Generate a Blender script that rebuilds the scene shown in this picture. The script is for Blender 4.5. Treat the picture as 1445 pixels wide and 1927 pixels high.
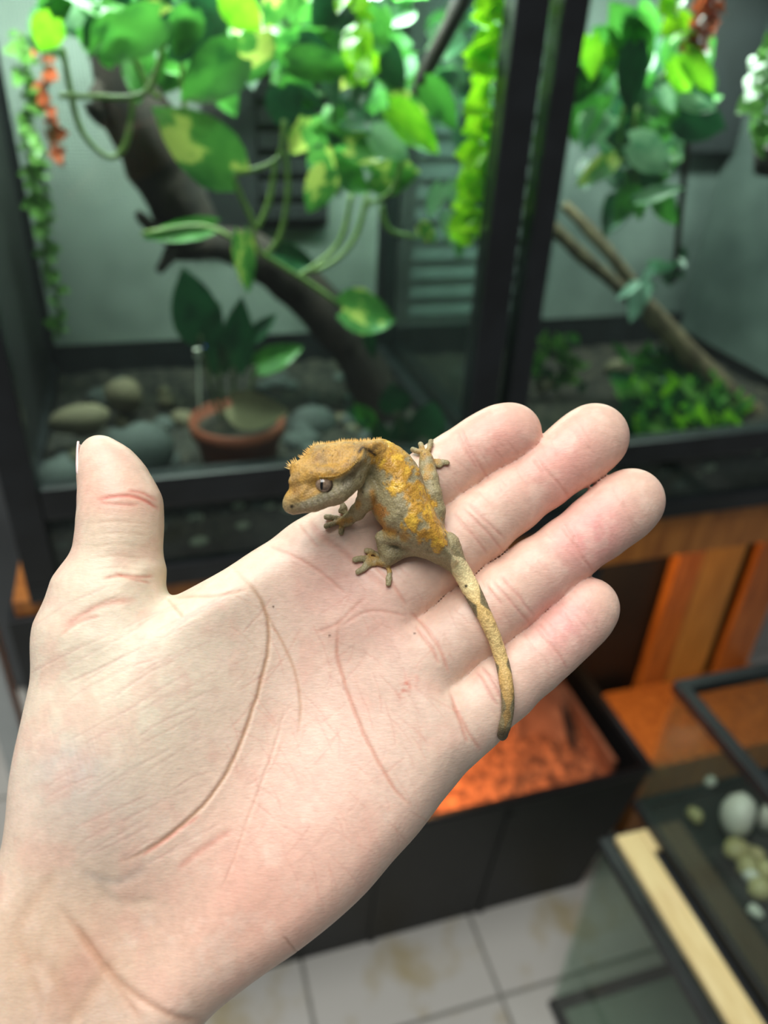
import bpy, bmesh, math, random
import numpy as np
from mathutils import Vector, Matrix

for o in list(bpy.data.objects):
    bpy.data.objects.remove(o)
scene = bpy.context.scene
COL = scene.collection
rng = np.random.default_rng(7)
random.seed(7)

# ------------------------------------------------------------------ camera
FPX, CX, CY = 1448.0, 722.5, 963.5
PITCH, ROLL, YAW = (math.radians(a) for a in (32, 3, 18))
CAM = np.array([0, 0, 1.25])
_f = np.array([0, math.cos(PITCH), -math.sin(PITCH)])
_r = np.array([1.0, 0, 0]); _u = np.cross(_r, _f)
CR = math.cos(ROLL) * _r + math.sin(ROLL) * _u
CU = -math.sin(ROLL) * _r + math.cos(ROLL) * _u
CF = _f
cd = bpy.data.cameras.new('camera')
cam = bpy.data.objects.new('camera', cd); COL.objects.link(cam)
cd.sensor_fit = 'VERTICAL'; cd.sensor_height = 34.6; cd.sensor_width = 34.6 * 1445 / 1927
cd.lens = FPX / 1927 * 34.6
cd.clip_start = 0.01
cam.matrix_world = Matrix(((CR[0], CU[0], -CF[0], CAM[0]), (CR[1], CU[1], -CF[1], CAM[1]),
                           (CR[2], CU[2], -CF[2], CAM[2]), (0, 0, 0, 1)))
cd.dof.use_dof = True
cd.dof.focus_distance = 0.200
cd.dof.aperture_fstop = 8.0
scene.camera = cam

# ------------------------------------------------------------------ world, lights, exposure
scene.view_settings.view_transform = 'Standard'
scene.view_settings.look = 'None'
scene.view_settings.gamma = 1.0
scene.view_settings.exposure = 0.0
w = bpy.data.worlds.new('room_ambient'); scene.world = w
w.use_nodes = True
w.node_tree.nodes['Background'].inputs[0].default_value = (0.80, 0.84, 0.86, 1)
w.node_tree.nodes['Background'].inputs[1].default_value = 0.17

def area_light(name, loc, target, sx, sy, power, color):
    l = bpy.data.lights.new(name, 'AREA'); l.shape = 'RECTANGLE'; l.size = sx; l.size_y = sy
    l.energy = power; l.color = color
    o = bpy.data.objects.new(name, l); COL.objects.link(o); o.location = loc
    o.rotation_euler = (Vector(target) - Vector(loc)).to_track_quat('-Z', 'Y').to_euler()
    return o
area_light('ceiling_light', (-0.45, 0.06, 2.75), (-0.25, 0.12, 1.0), 1.9, 1.2, 54, (1.0, 0.975, 0.94))

# ------------------------------------------------------------------ coordinate helpers
U = np.array([math.cos(YAW), math.sin(YAW), 0]); V = np.array([-math.sin(YAW), math.cos(YAW), 0])
P0 = np.array([0, 0.72, 0.0])
def ray(px, py): return CR * (px - CX) / FPX - CU * (py - CY) / FPX + CF
def cab(px, py, d):            # pixel -> cabinet coordinates (along front, depth behind the front, height)
    q = ray(px, py); t = (d - (CAM - P0) @ V) / (q @ V); P = CAM + q * t
    return np.array([(P - P0) @ U, d, P[2]])
def c2w(c): return P0 + U * c[0] + V * c[1] + np.array([0, 0, c[2]])
def atz(px, py, z):
    q = ray(px, py); t = (z - CAM[2]) / q[2]; P = CAM + q * t
    return np.array([(P - P0) @ U, (P - P0) @ V, z])
CABROT = Matrix.Rotation(YAW, 4, 'Z')

def lin(c):
    out = []
    for v in c:
        v = v / 255.0
        out.append(v / 12.92 if v <= 0.04045 else ((v + 0.055) / 1.055) ** 2.4)
    return tuple(out)
def lina(c):
    c = np.asarray(c, dtype=float) / 255.0
    return np.where(c <= 0.04045, c / 12.92, ((c + 0.055) / 1.055) ** 2.4)

# ------------------------------------------------------------------ materials
def new_mat(name):
    m = bpy.data.materials.new(name); m.use_nodes = True
    nt = m.node_tree; return m, nt, nt.nodes['Principled BSDF'], nt.nodes['Material Output']
def N(nt, typ, **kw):
    n = nt.nodes.new(typ)
    for k, v in kw.items(): setattr(n, k, v)
    return n
def mat(name, c1, c2=None, rough=0.6, scale=40, metal=0.0, bump=0.0, bscale=None, contrast=(0.35, 0.65), detail=4, coat=0, spec=0.5, stretch=None):
    m, nt, b, out = new_mat(name)
    if c2 is None: c2 = tuple(min(255, v * 0.8) for v in c1)
    tc = N(nt, 'ShaderNodeTexCoord'); mp = N(nt, 'ShaderNodeMapping')
    nt.links.new(tc.outputs['Object'], mp.inputs[0])
    if stretch: mp.inputs['Scale'].default_value = stretch
    no = N(nt, 'ShaderNodeTexNoise'); no.inputs['Scale'].default_value = scale; no.inputs['Detail'].default_value = detail
    nt.links.new(mp.outputs[0], no.inputs['Vector'])
    cr = N(nt, 'ShaderNodeValToRGB')
    cr.color_ramp.elements[0].position, cr.color_ramp.elements[1].position = contrast
    cr.color_ramp.elements[0].color = lin(c1) + (1,); cr.color_ramp.elements[1].color = lin(c2) + (1,)
    nt.links.new(no.outputs[0], cr.inputs[0]); nt.links.new(cr.outputs[0], b.inputs['Base Color'])
    b.inputs['Roughness'].default_value = rough; b.inputs['Metallic'].default_value = metal
    b.inputs['Specular IOR Level'].default_value = spec; b.inputs['Coat Weight'].default_value = coat
    if bump:
        nb = N(nt, 'ShaderNodeTexNoise'); nb.inputs['Scale'].default_value = bscale or scale * 3
        nt.links.new(mp.outputs[0], nb.inputs['Vector'])
        bp = N(nt, 'ShaderNodeBump'); bp.inputs['Strength'].default_value = bump; bp.inputs['Distance'].default_value = 0.002
        nt.links.new(nb.outputs[0], bp.inputs['Height']); nt.links.new(bp.outputs[0], b.inputs['Normal'])
    return m
def leaf_mat(name, c1, c2, c3=None, rough=0.35, trans=0.35, vscale=2.2, vpos=0.55):
    m, nt, b, out = new_mat(name)
    tc = N(nt, 'ShaderNodeTexCoord'); oi = N(nt, 'ShaderNodeObjectInfo')
    add = N(nt, 'ShaderNodeVectorMath', operation='ADD'); cmb = N(nt, 'ShaderNodeCombineXYZ')
    mul = N(nt, 'ShaderNodeMath', operation='MULTIPLY'); mul.inputs[1].default_value = 31.0
    nt.links.new(oi.outputs['Random'], mul.inputs[0]); nt.links.new(mul.outputs[0], cmb.inputs[0]); nt.links.new(mul.outputs[0], cmb.inputs[2])
    nt.links.new(tc.outputs['Object'], add.inputs[0]); nt.links.new(cmb.outputs[0], add.inputs[1])
    no = N(nt, 'ShaderNodeTexNoise'); no.inputs['Scale'].default_value = vscale; no.inputs['Detail'].default_value = 3
    nt.links.new(add.outputs[0], no.inputs['Vector'])
    cr = N(nt, 'ShaderNodeValToRGB'); e = cr.color_ramp.elements
    e[0].position = 0.3; e[0].color = lin(c1) + (1,); e[1].position = vpos; e[1].color = lin(c2) + (1,)
    if c3 is not None:
        k = cr.color_ramp.elements.new(min(0.98, vpos + 0.06)); k.color = lin(c3) + (1,)
    nt.links.new(no.outputs[0], cr.inputs[0]); nt.links.new(cr.outputs[0], b.inputs['Base Color'])
    b.inputs['Roughness'].default_value = rough
    tr = N(nt, 'ShaderNodeBsdfTranslucent'); nt.links.new(cr.outputs[0], tr.inputs['Color'])
    mx = N(nt, 'ShaderNodeMixShader'); mx.inputs[0].default_value = trans
    nt.links.new(b.outputs[0], mx.inputs[1]); nt.links.new(tr.outputs[0], mx.inputs[2]); nt.links.new(mx.outputs[0], out.inputs[0])
    return m
def glass_mat(name, tint=(235, 245, 240), refl=1.0, haze=0.0, hz=(150, 165, 160)):
    m, nt, b, out = new_mat(name); nt.nodes.remove(b)
    tr = N(nt, 'ShaderNodeBsdfTransparent'); tr.inputs[0].default_value = lin(tint) + (1,)
    gl = N(nt, 'ShaderNodeBsdfGlossy'); gl.inputs['Roughness'].default_value = 0.03
    fr = N(nt, 'ShaderNodeFresnel'); fr.inputs[0].default_value = 1.45
    mu = N(nt, 'ShaderNodeMath', operation='MULTIPLY'); mu.inputs[1].default_value = refl; nt.links.new(fr.outputs[0], mu.inputs[0])
    ge = N(nt, 'ShaderNodeNewGeometry'); iv = N(nt, 'ShaderNodeMath', operation='SUBTRACT'); iv.inputs[0].default_value = 1.0; nt.links.new(ge.outputs['Backfacing'], iv.inputs[1])
    m0 = N(nt, 'ShaderNodeMath', operation='MULTIPLY'); nt.links.new(mu.outputs[0], m0.inputs[0]); nt.links.new(iv.outputs[0], m0.inputs[1]); mu = m0
    mx = N(nt, 'ShaderNodeMixShader'); nt.links.new(mu.outputs[0], mx.inputs[0])
    last = tr
    if haze:     # film of dried water on the pane
        df = N(nt, 'ShaderNodeBsdfDiffuse'); df.inputs[0].default_value = lin(hz) + (1,)
        tc = N(nt, 'ShaderNodeTexCoord'); no = N(nt, 'ShaderNodeTexNoise'); no.inputs['Scale'].default_value = 9
        nt.links.new(tc.outputs['Object'], no.inputs['Vector'])
        mr = N(nt, 'ShaderNodeMapRange'); mr.inputs[1].default_value = 0.35; mr.inputs[2].default_value = 0.75
        mr.inputs[3].default_value = haze * 0.4; mr.inputs[4].default_value = haze * 1.6
        nt.links.new(no.outputs[0], mr.inputs[0])
        m2 = N(nt, 'ShaderNodeMixShader'); nt.links.new(mr.outputs[0], m2.inputs[0])
        nt.links.new(tr.outputs[0], m2.inputs[1]); nt.links.new(df.outputs[0], m2.inputs[2]); last = m2
    nt.links.new(last.outputs[0], mx.inputs[1]); nt.links.new(gl.outputs[0], mx.inputs[2]); nt.links.new(mx.outputs[0], out.inputs[0])
    return m
def screen_mat(name, c1, c2, pitch=0.004):
    m, nt, b, out = new_mat(name)
    tc = N(nt, 'ShaderNodeTexCoord'); sep = N(nt, 'ShaderNodeSeparateXYZ'); nt.links.new(tc.outputs['Object'], sep.inputs[0])
    outs = []
    for ax in (0, 1, 2):
        a = N(nt, 'ShaderNodeMath', operation='MULTIPLY'); a.inputs[1].default_value = 2 * math.pi / pitch
        s = N(nt, 'ShaderNodeMath', operation='COSINE'); nt.links.new(sep.outputs[ax], a.inputs[0]); nt.links.new(a.outputs[0], s.inputs[0]); outs.append(s)
    mx1 = N(nt, 'ShaderNodeMath', operation='MAXIMUM'); nt.links.new(outs[0].outputs[0], mx1.inputs[0]); nt.links.new(outs[2].outputs[0], mx1.inputs[1])
    no = N(nt, 'ShaderNodeTexNoise'); no.inputs['Scale'].default_value = 9; nt.links.new(tc.outputs['Object'], no.inputs['Vector'])
    ad = N(nt, 'ShaderNodeMath', operation='MULTIPLY_ADD'); ad.inputs[1].default_value = 0.35; nt.links.new(mx1.outputs[0], ad.inputs[0]); nt.links.new(no.outputs[0], ad.inputs[2])
    cr = N(nt, 'ShaderNodeValToRGB'); e = cr.color_ramp.elements
    e[0].position = 0.25; e[0].color = lin(c1) + (1,); e[1].position = 0.85; e[1].color = lin(c2) + (1,)
    nt.links.new(ad.outputs[0], cr.inputs[0]); nt.links.new(cr.outputs[0], b.inputs['Base Color']); b.inputs['Roughness'].default_value = 0.8
    return m
def emis_mat(name, c, s):
    m, nt, b, out = new_mat(name)
    b.inputs['Emission Color'].default_value = lin(c) + (1,); b.inputs['Emission Strength'].default_value = s
    return m

M = dict(
    black=mat('black_metal', (20, 23, 25), (28, 32, 35), 0.42, 30, bump=0.05),
    blackplastic=mat('black_plastic', (13, 15, 16), (19, 21, 22), 0.55, 12, bump=0.05),
    rubber=mat('black_seal', (12, 13, 13), (18, 19, 19), 0.7, 30),
    glass=glass_mat('pane_glass', (232, 243, 238), 1.0, 0.012),
    dirtyglass=glass_mat('dusty_glass', (226, 238, 232), 1.0, 0.05),
    tankglass=glass_mat('tank_glass', (238, 245, 241), 0.8, 0.035, (160, 174, 166)),
    screen=screen_mat('white_mesh_cloth', (70, 79, 74), (144, 154, 148)),
    backgrey=mat('grey_backdrop', (58, 69, 67), (112, 122, 118), 0.8, 6, contrast=(0.3, 0.7)),
    slat=mat('slate_slat', (74, 83, 85), (98, 107, 108), 0.6, 14),
    slatdark=mat('charcoal_slat', (22, 25, 27), (32, 36, 39), 0.6, 14),
    soil=mat('dark_soil', (18, 16, 13), (58, 52, 42), 0.95, 70, bump=0.6, bscale=160),
    gravel=mat('gravel_mix', (15, 14, 12), (64, 60, 50), 0.9, 110, bump=0.6, bscale=200, contrast=(0.42, 0.66)),
    stone=mat('grey_stone', (54, 60, 60), (82, 88, 85), 0.8, 25, bump=0.2),
    stonetan=mat('tan_stone', (80, 73, 56), (118, 109, 86), 0.85, 25, bump=0.2),
    stonepale=mat('pale_gravel_stone', (150, 147, 132), (186, 182, 166), 0.85, 25, bump=0.2),
    stonewhite=mat('white_pebble', (205, 205, 192), (236, 234, 224), 0.35, 20),
    stonegold=mat('straw_pebble', (160, 150, 98), (200, 190, 140), 0.35, 25),
    bark=mat('dark_bark', (24, 17, 14), (44, 33, 27), 0.9, 40, bump=0.7, bscale=90, stretch=(1, 1, 0.4)),
    twig=mat('pale_branch', (70, 56, 40), (112, 96, 72), 0.85, 50, bump=0.5, bscale=90),
    terracotta=mat('terracotta', (118, 54, 32), (138, 68, 42), 0.75, 18, bump=0.1),
    dryleaf=mat('dry_leaf', (130, 122, 92), (160, 150, 116), 0.8, 30, bump=0.2),
    wood=mat('orange_wood', (150, 88, 34), (188, 120, 52), 0.55, 14, bump=0.15, stretch=(6, 6, 0.8), coat=0.15),
    woodpale=mat('yellow_wood', (172, 128, 58), (196, 150, 74), 0.55, 14, bump=0.1, stretch=(6, 6, 0.8)),
    pine=mat('raw_pine', (222, 196, 138), (236, 214, 160), 0.6, 18, bump=0.05, stretch=(6, 1, 6)),
    coir=mat('coco_chips', (104, 58, 36), (196, 118, 74), 0.9, 60, bump=0.8, bscale=120),
    cork=mat('cork_bark', (140, 84, 56), (176, 112, 78), 0.85, 30, bump=0.4),
    tile=mat('pale_floor_tile', (186, 186, 178), (206, 206, 199), 0.35, 5, contrast=(0.3, 0.7), detail=6),
    tilestain=mat('floor_tile_stained', (198, 197, 190), (176, 165, 134), 0.4, 7, contrast=(0.54, 0.66), detail=5),
    grout=mat('grey_grout', (134, 134, 128), (150, 149, 142), 0.9, 60),
    wall=mat('dark_wall', (70, 74, 76), (88, 92, 94), 0.85, 4),
    whitemetal=mat('white_metal', (176, 184, 184), (196, 202, 200), 0.4, 10),
    stem=mat('green_stem', (92, 122, 52), (126, 152, 74), 0.45, 30),
    stemdark=mat('dull_stem', (58, 74, 44), (84, 100, 60), 0.5, 30),
    green=leaf_mat('leaf_green', (36, 92, 38), (80, 150, 58)),
    greendark=leaf_mat('leaf_deep_green', (16, 50, 32), (32, 82, 48), trans=0.2),
    variegated=leaf_mat('leaf_variegated', (46, 108, 42), (90, 152, 64), (206, 218, 108), vpos=0.515),
    bright=leaf_mat('leaf_lit', (88, 166, 26), (138, 206, 42), trans=0.5),  # LED light put into the leaf colour as bright yellow-green
    lime=leaf_mat('leaf_lime_plastic', (112, 186, 16), (166, 222, 34), trans=0.5, vscale=3),
    palegreen=leaf_mat('leaf_pale', (92, 150, 110), (150, 190, 150), trans=0.3),
    smallgreen=leaf_mat('leaf_small_green', (70, 130, 50), (130, 180, 92), trans=0.4, vscale=3),
    red=leaf_mat('leaf_rust_red', (142, 52, 34), (186, 92, 58), trans=0.35, vscale=3),
    silver=leaf_mat('leaf_silver_teal', (120, 160, 142), (160, 190, 172), trans=0.15),
)

# ------------------------------------------------------------------ mesh builder in cabinet coordinates
class MB:
    def __init__(s): s.v = []; s.f = []
    def add(s, vs, fs):
        o = len(s.v); s.v += [tuple(map(float, v)) for v in vs]; s.f += [tuple(i + o for i in f) for f in fs]; return s
    def box(s, a, b, bev=0.0):
        lo = np.minimum(a, b); hi = np.maximum(a, b)
        bm = bmesh.new(); bmesh.ops.create_cube(bm, size=1)
        for v in bm.verts: v.co = Vector([(lo[i] + hi[i]) / 2 + v.co[i] * (hi[i] - lo[i]) for i in range(3)])
        if bev: bmesh.ops.bevel(bm, geom=bm.edges[:], offset=bev, segments=2, affect='EDGES', profile=0.6)
        bm.verts.index_update(); s.add([v.co for v in bm.verts], [[v.index for v in f.verts] for f in bm.faces]); bm.free(); return s
    def tube(s, pts, radii, n=8, smooth=4, wob=0.0):
        pts = [np.array(p, float) for p in pts]
        if not hasattr(radii, '__len__'): radii = [radii] * len(pts)
        P, R = spline(pts, radii, smooth)
        rings = []; up = np.array([0.13, 0.2, 0.97])
        for i in range(len(P)):
            t = P[min(i + 1, len(P) - 1)] - P[max(i - 1, 0)]; t = t / (np.linalg.norm(t) + 1e-12)
            a = np.cross(t, up)
            if np.linalg.norm(a) < 0.15: a = np.cross(t, [1, 0, 0.1])
            a /= np.linalg.norm(a); b = np.cross(t, a)
            ring = []
            for k in range(n):
                an = 2 * math.pi * k / n; rr = R[i] * (1 + wob * (rng.random() - 0.5))
                ring.append(P[i] + (a * math.cos(an) + b * math.sin(an)) * rr)
            rings.append(ring)
        vs = [v for r in rings for v in r] + [P[0], P[-1]]
        fs = [(i * n + k, i * n + (k + 1) % n, (i + 1) * n + (k + 1) % n, (i + 1) * n + k) for i in range(len(P) - 1) for k in range(n)]
        e0 = len(vs) - 2; L = (len(P) - 1) * n
        fs += [(e0, (k + 1) % n, k) for k in range(n)] + [(e0 + 1, L + k, L + (k + 1) % n) for k in range(n)]
        return s.add(vs, fs)
    def lathe(s, c, prof, n=28):
        vs = []; fs = []
        for r, z in prof:
            for k in range(n):
                a = 2 * math.pi * k / n; vs.append((c[0] + r * math.cos(a), c[1] + r * math.sin(a), c[2] + z))
        m = len(prof)
        for i in range(m - 1):
            for k in range(n): fs.append((i * n + k, i * n + (k + 1) % n, (i + 1) * n + (k + 1) % n, (i + 1) * n + k))
        return s.add(vs, fs)
    def mesh(s, name, m, base=(0, 0, 0), smooth=False):
        me = bpy.data.meshes.new(name)
        me.from_pydata([(v[0] - base[0], v[1] - base[1], v[2] - base[2]) for v in s.v], [], s.f)
        me.materials.append(m); me.update()
        if smooth: me.polygons.foreach_set('use_smooth', [True] * len(me.polygons))
        return me
    def build(s, name, m, parent=None, base=None, smooth=False):
        if base is None: base = BASE[parent.name] if parent is not None else np.array(s.v).min(0) * 0 + np.array([(min(v[i] for v in s.v) + max(v[i] for v in s.v)) / 2 if i < 2 else min(v[2] for v in s.v) for i in range(3)])
        o = bpy.data.objects.new(name, s.mesh(name, m, base, smooth)); COL.objects.link(o)
        if parent is not None: o.parent = parent; BASE[o.name] = base
        else: o.matrix_world = Matrix.Translation(Vector(c2w(base))) @ CABROT; BASE[o.name] = base
        return o
BASE = {}
def spline(pts, radii, k=4):
    if len(pts) == 2 or k <= 1: return pts, list(radii)
    P = []; R = []; n = len(pts)
    for i in range(n - 1):
        p0, p1, p2, p3 = pts[max(i - 1, 0)], pts[i], pts[i + 1], pts[min(i + 2, n - 1)]
        for j in range(k):
            t = j / k
            P.append(0.5 * ((2 * p1) + (-p0 + p2) * t + (2 * p0 - 5 * p1 + 4 * p2 - p3) * t * t + (-p0 + 3 * p1 - 3 * p2 + p3) * t ** 3))
            R.append(radii[i] * (1 - t) + radii[i + 1] * t)
    P.append(pts[-1]); R.append(radii[-1]); return P, R
def tag(o, label, cat, group=None, kind=None):
    if label: o['label'] = label
    if cat: o['category'] = cat
    if group: o['group'] = group
    if kind: o['kind'] = kind
    return o
def thing(name, base, label, cat, group=None):
    o = bpy.data.objects.new(name, None); COL.objects.link(o); o.empty_display_size = 0.02
    o.matrix_world = Matrix.Translation(Vector(c2w(base))) @ CABROT
    BASE[o.name] = np.array(base, float)
    return tag(o, label, cat, group)
def structure(o): o['kind'] = 'structure'; return o
# ------------------------------------------------------------------ implicit surfaces for hand and gecko
class Field:
    def __init__(s, lo, hi, h):
        s.lo = np.array(lo, float); s.h = h
        s.n = np.ceil((np.array(hi) - s.lo) / h).astype(int) + 1
        s.ax = [np.float32(s.lo[i]) + np.float32(h) * np.arange(s.n[i], dtype=np.float32) for i in range(3)]
    def blank(s): return np.full(tuple(s.n), 0.05, np.float32)
    def region(s, lo, hi):
        sl = []
        for i in range(3):
            a = int(max(0, math.floor((lo[i] - s.lo[i]) / s.h))); b = int(min(s.n[i], math.ceil((hi[i] - s.lo[i]) / s.h) + 1))
            sl.append(slice(a, max(a, b)))
        return tuple(sl)
    def cone(s, arr, a, b, ra, rb, k=0.0, flat=1.0, margin=0.006):
        a = np.array(a, np.float32); b = np.array(b, np.float32); R = max(ra, rb) + margin + k
        sl = s.region(np.minimum(a, b) - R, np.maximum(a, b) + R)
        if any(q.stop <= q.start for q in sl): return
        X = s.ax[0][sl[0]][:, None, None] - a[0]; Y = s.ax[1][sl[1]][None, :, None] - a[1]; Z = s.ax[2][sl[2]][None, None, :] - a[2]
        ab = b - a; L2 = float(ab @ ab) + 1e-12
        t = np.clip((X * ab[0] + Y * ab[1] + Z * ab[2]) / L2, 0, 1)
        d = np.sqrt((X - t * ab[0]) ** 2 + (Y - t * ab[1]) ** 2 + ((Z - t * ab[2]) / flat) ** 2) - (ra + (rb - ra) * t)
        arr[sl] = smin(arr[sl], d, k)
    def chain(s, arr, pts, k=0.002, flat=1.0):
        for (a, ra), (b, rb) in zip(pts[:-1], pts[1:]): s.cone(arr, a, b, ra, rb, k, flat)
def smin(a, b, k):
    if k <= 0: return np.minimum(a, b)
    h = np.maximum(k - np.abs(a - b), 0) / k
    return np.minimum(a, b) - h * h * k * 0.25
def poly_sdf(poly, X, Y):
    P = np.array(poly, float); d = np.full(X.shape, 1e9); ins = np.zeros(X.shape, bool); n = len(P)
    for i in range(n):
        a, b = P[i], P[(i + 1) % n]; e = b - a
        t = np.clip(((X - a[0]) * e[0] + (Y - a[1]) * e[1]) / (e @ e + 1e-18), 0, 1)
        d = np.minimum(d, (X - a[0] - t * e[0]) ** 2 + (Y - a[1] - t * e[1]) ** 2)
        c = (a[1] > Y) != (b[1] > Y)
        ins ^= c & (X < (b[0] - a[0]) * (Y - a[1]) / (b[1] - a[1] + 1e-18) + a[0])
    d = np.sqrt(d); return np.where(ins, -d, d).astype(np.float32)
def smooth_poly(pts, k=4):
    P = [np.array(p, float) for p in pts]; n = len(P); out = []
    for i in range(n):
        p0, p1, p2, p3 = P[i - 1], P[i], P[(i + 1) % n], P[(i + 2) % n]
        for j in range(k):
            t = j / k
            out.append(0.5 * ((2 * p1) + (-p0 + p2) * t + (2 * p0 - 5 * p1 + 4 * p2 - p3) * t * t + (-p0 + 3 * p1 - 3 * p2 + p3) * t ** 3))
    return out
def surface_nets(Fv, lo, h, relax=2):
    ins = Fv < 0; nx, ny, nz = Fv.shape
    cnt = np.zeros((nx - 1, ny - 1, nz - 1), np.uint8)
    cs = [(i, j, k) for i in (0, 1) for j in (0, 1) for k in (0, 1)]
    for i, j, k in cs: cnt += ins[i:nx - 1 + i, j:ny - 1 + j, k:nz - 1 + k]
    act = (cnt > 0) & (cnt < 8); idx = np.argwhere(act)
    num = np.full(act.shape, -1, np.int32); num[act] = np.arange(len(idx))
    val = [Fv[idx[:, 0] + i, idx[:, 1] + j, idx[:, 2] + k] for i, j, k in cs]
    acc = np.zeros((len(idx), 3)); c = np.zeros(len(idx))
    for p in range(8):
        for q in range(p + 1, 8):
            a, b = np.array(cs[p]), np.array(cs[q])
            if np.abs(a - b).sum() != 1: continue
            va, vb = val[p], val[q]; m = (va < 0) != (vb < 0)
            t = np.where(m, va / (va - vb + 1e-20), 0)
            acc += np.where(m[:, None], a + t[:, None] * (b - a), 0); c += m
    v = lo + h * (idx + acc / c[:, None])
    quads = []
    for ax in range(3):
        s0 = [slice(None)] * 3; s1 = [slice(None)] * 3; s0[ax] = slice(0, -1); s1[ax] = slice(1, None)
        A, B = ins[tuple(s0)], ins[tuple(s1)]; e = np.argwhere(A != B)
        o1, o2 = (ax + 1) % 3, (ax + 2) % 3
        e = e[(e[:, o1] > 0) & (e[:, o2] > 0) & (e[:, o1] < Fv.shape[o1] - 1) & (e[:, o2] < Fv.shape[o2] - 1)]
        flip = ~A[tuple(e.T)]
        def g(da, db):
            q = e.copy(); q[:, o1] -= da; q[:, o2] -= db; return num[tuple(q.T)]
        q = np.stack([g(1, 1), g(0, 1), g(0, 0), g(1, 0)], 1); q[flip] = q[flip][:, ::-1]; quads.append(q)
    Q = np.concatenate(quads); Q = Q[(Q >= 0).all(1)]
    for _ in range(relax): v = laplace(v, Q, 0.5)
    return v, Q
def laplace(v, Q, a):
    s = np.zeros_like(v); c = np.zeros(len(v))
    for i in range(4):
        for j in (1, 3):
            p, q = Q[:, i], Q[:, (i + j) % 4]
            for d in range(3): s[:, d] += np.bincount(p, v[q, d], len(v))
            c += np.bincount(p, minlength=len(v))
    return v + a * (s / np.maximum(c, 1)[:, None] - v)
def subdivide(v, Q):
    E = np.concatenate([np.sort(np.stack([Q[:, i], Q[:, (i + 1) % 4]], 1), 1) for i in range(4)])
    key = E[:, 0].astype(np.int64) * len(v) + E[:, 1]; uk, inv = np.unique(key, return_inverse=True); inv = inv.reshape(4, len(Q))
    ev = 0.5 * (v[uk // len(v)] + v[uk % len(v)]); fv = v[Q].mean(1)
    e = inv + len(v); f = np.arange(len(Q)) + len(v) + len(uk)
    Q2 = np.concatenate([np.stack([Q[:, i], e[i], f, e[(i + 3) % 4]], 1) for i in range(4)])
    return np.concatenate([v, ev, fv]), Q2
def vnormals(v, Q):
    n = np.cross(v[Q[:, 2]] - v[Q[:, 0]], v[Q[:, 3]] - v[Q[:, 1]]); out = np.zeros_like(v)
    for i in range(4):
        for d in range(3): out[:, d] += np.bincount(Q[:, i], n[:, d], len(v))
    return out / (np.linalg.norm(out, axis=1, keepdims=True) + 1e-20)
def vnoise(p, scale, seed=0):
    p = np.asarray(p) * scale + seed * 17.37; i = np.floor(p).astype(np.int64); f = p - i; f = f * f * (3 - 2 * f)
    def h(ix, iy, iz):
        n = (ix * 374761393 + iy * 668265263 + iz * 2147483647 + seed * 974634777) & 0xffffffff
        n = ((n ^ (n >> 13)) * 1274126177) & 0xffffffff; n = n ^ (n >> 16); return (n & 0xffff) / 65535.0
    r = 0
    for a in (0, 1):
        for b in (0, 1):
            for c in (0, 1):
                wgt = (f[:, 0] if a else 1 - f[:, 0]) * (f[:, 1] if b else 1 - f[:, 1]) * (f[:, 2] if c else 1 - f[:, 2])
                r = r + wgt * h(i[:, 0] + a, i[:, 1] + b, i[:, 2] + c)
    return r
def fbm(p, scale, seed=0): return 0.55 * vnoise(p, scale, seed) + 0.3 * vnoise(p, scale * 2.1, seed + 1) + 0.15 * vnoise(p, scale * 4.3, seed + 2)
def poly_dist(pts, x, y, k=5):
    P = spline([np.array(p, float) for p in pts], [0] * len(pts), k)[0]; d = np.full(len(x), 1e18); tt = np.zeros(len(x)); n = len(P) - 1
    for i in range(n):
        a, b = P[i], P[i + 1]; e = b - a
        t = np.clip(((x - a[0]) * e[0] + (y - a[1]) * e[1]) / (e @ e + 1e-12), 0, 1)
        dd = (x - a[0] - t * e[0]) ** 2 + (y - a[1] - t * e[1]) ** 2
        m = dd < d; d[m] = dd[m]; tt[m] = (i + t[m]) / n
    return np.sqrt(d), tt
def np_mesh(name, v, Q, col, m):
    me = bpy.data.meshes.new(name)
    me.vertices.add(len(v)); me.vertices.foreach_set('co', v.astype(np.float32).ravel())
    me.loops.add(Q.size); me.loops.foreach_set('vertex_index', Q.astype(np.int32).ravel())
    me.polygons.add(len(Q)); me.polygons.foreach_set('loop_start', np.arange(0, Q.size, 4, dtype=np.int32))
    me.polygons.foreach_set('use_smooth', np.ones(len(Q), bool))
    me.update(calc_edges=True)
    at = me.color_attributes.new('skin', 'FLOAT_COLOR', 'POINT')
    at.data.foreach_set('color', np.concatenate([col, np.ones((len(v), 1))], 1).astype(np.float32).ravel())
    me.materials.append(m); me.validate(); return me

# hand frame: a plane the open palm lies in, tipped away from the camera at the fingertips
def cam2w(x, y, z): return CAM + CR * x + CU * y + CF * z
HZ = 0.205
_q = np.array([0.10, 0.20, -1.0]); HN = CR * _q[0] + CU * _q[1] + CF * _q[2]; HN /= np.linalg.norm(HN)
HO = CAM + ray(650, 1150) * HZ
HX = CR - (CR @ HN) * HN; HX /= np.linalg.norm(HX); HY = np.cross(HN, HX)
def L(px, py, h=0.0):
    q = ray(px, py); t = ((HO - CAM) @ HN + h) / (q @ HN); P = CAM + q * t - HO
    return np.array([P @ HX, P @ HY, P @ HN])
def Lw(l): return HO + HX * l[0] + HY * l[1] + HN * l[2]
def mpp(px, py, h=0.0): return ((HO - CAM) @ HN + h) / (ray(px, py) @ HN) / FPX
def L2px(v):
    P = HO + v[:, :1] * HX + v[:, 1:2] * HY + v[:, 2:] * HN - CAM
    z = P @ CF; return CX + FPX * (P @ CR) / z, CY - FPX * (P @ CU) / z
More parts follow.
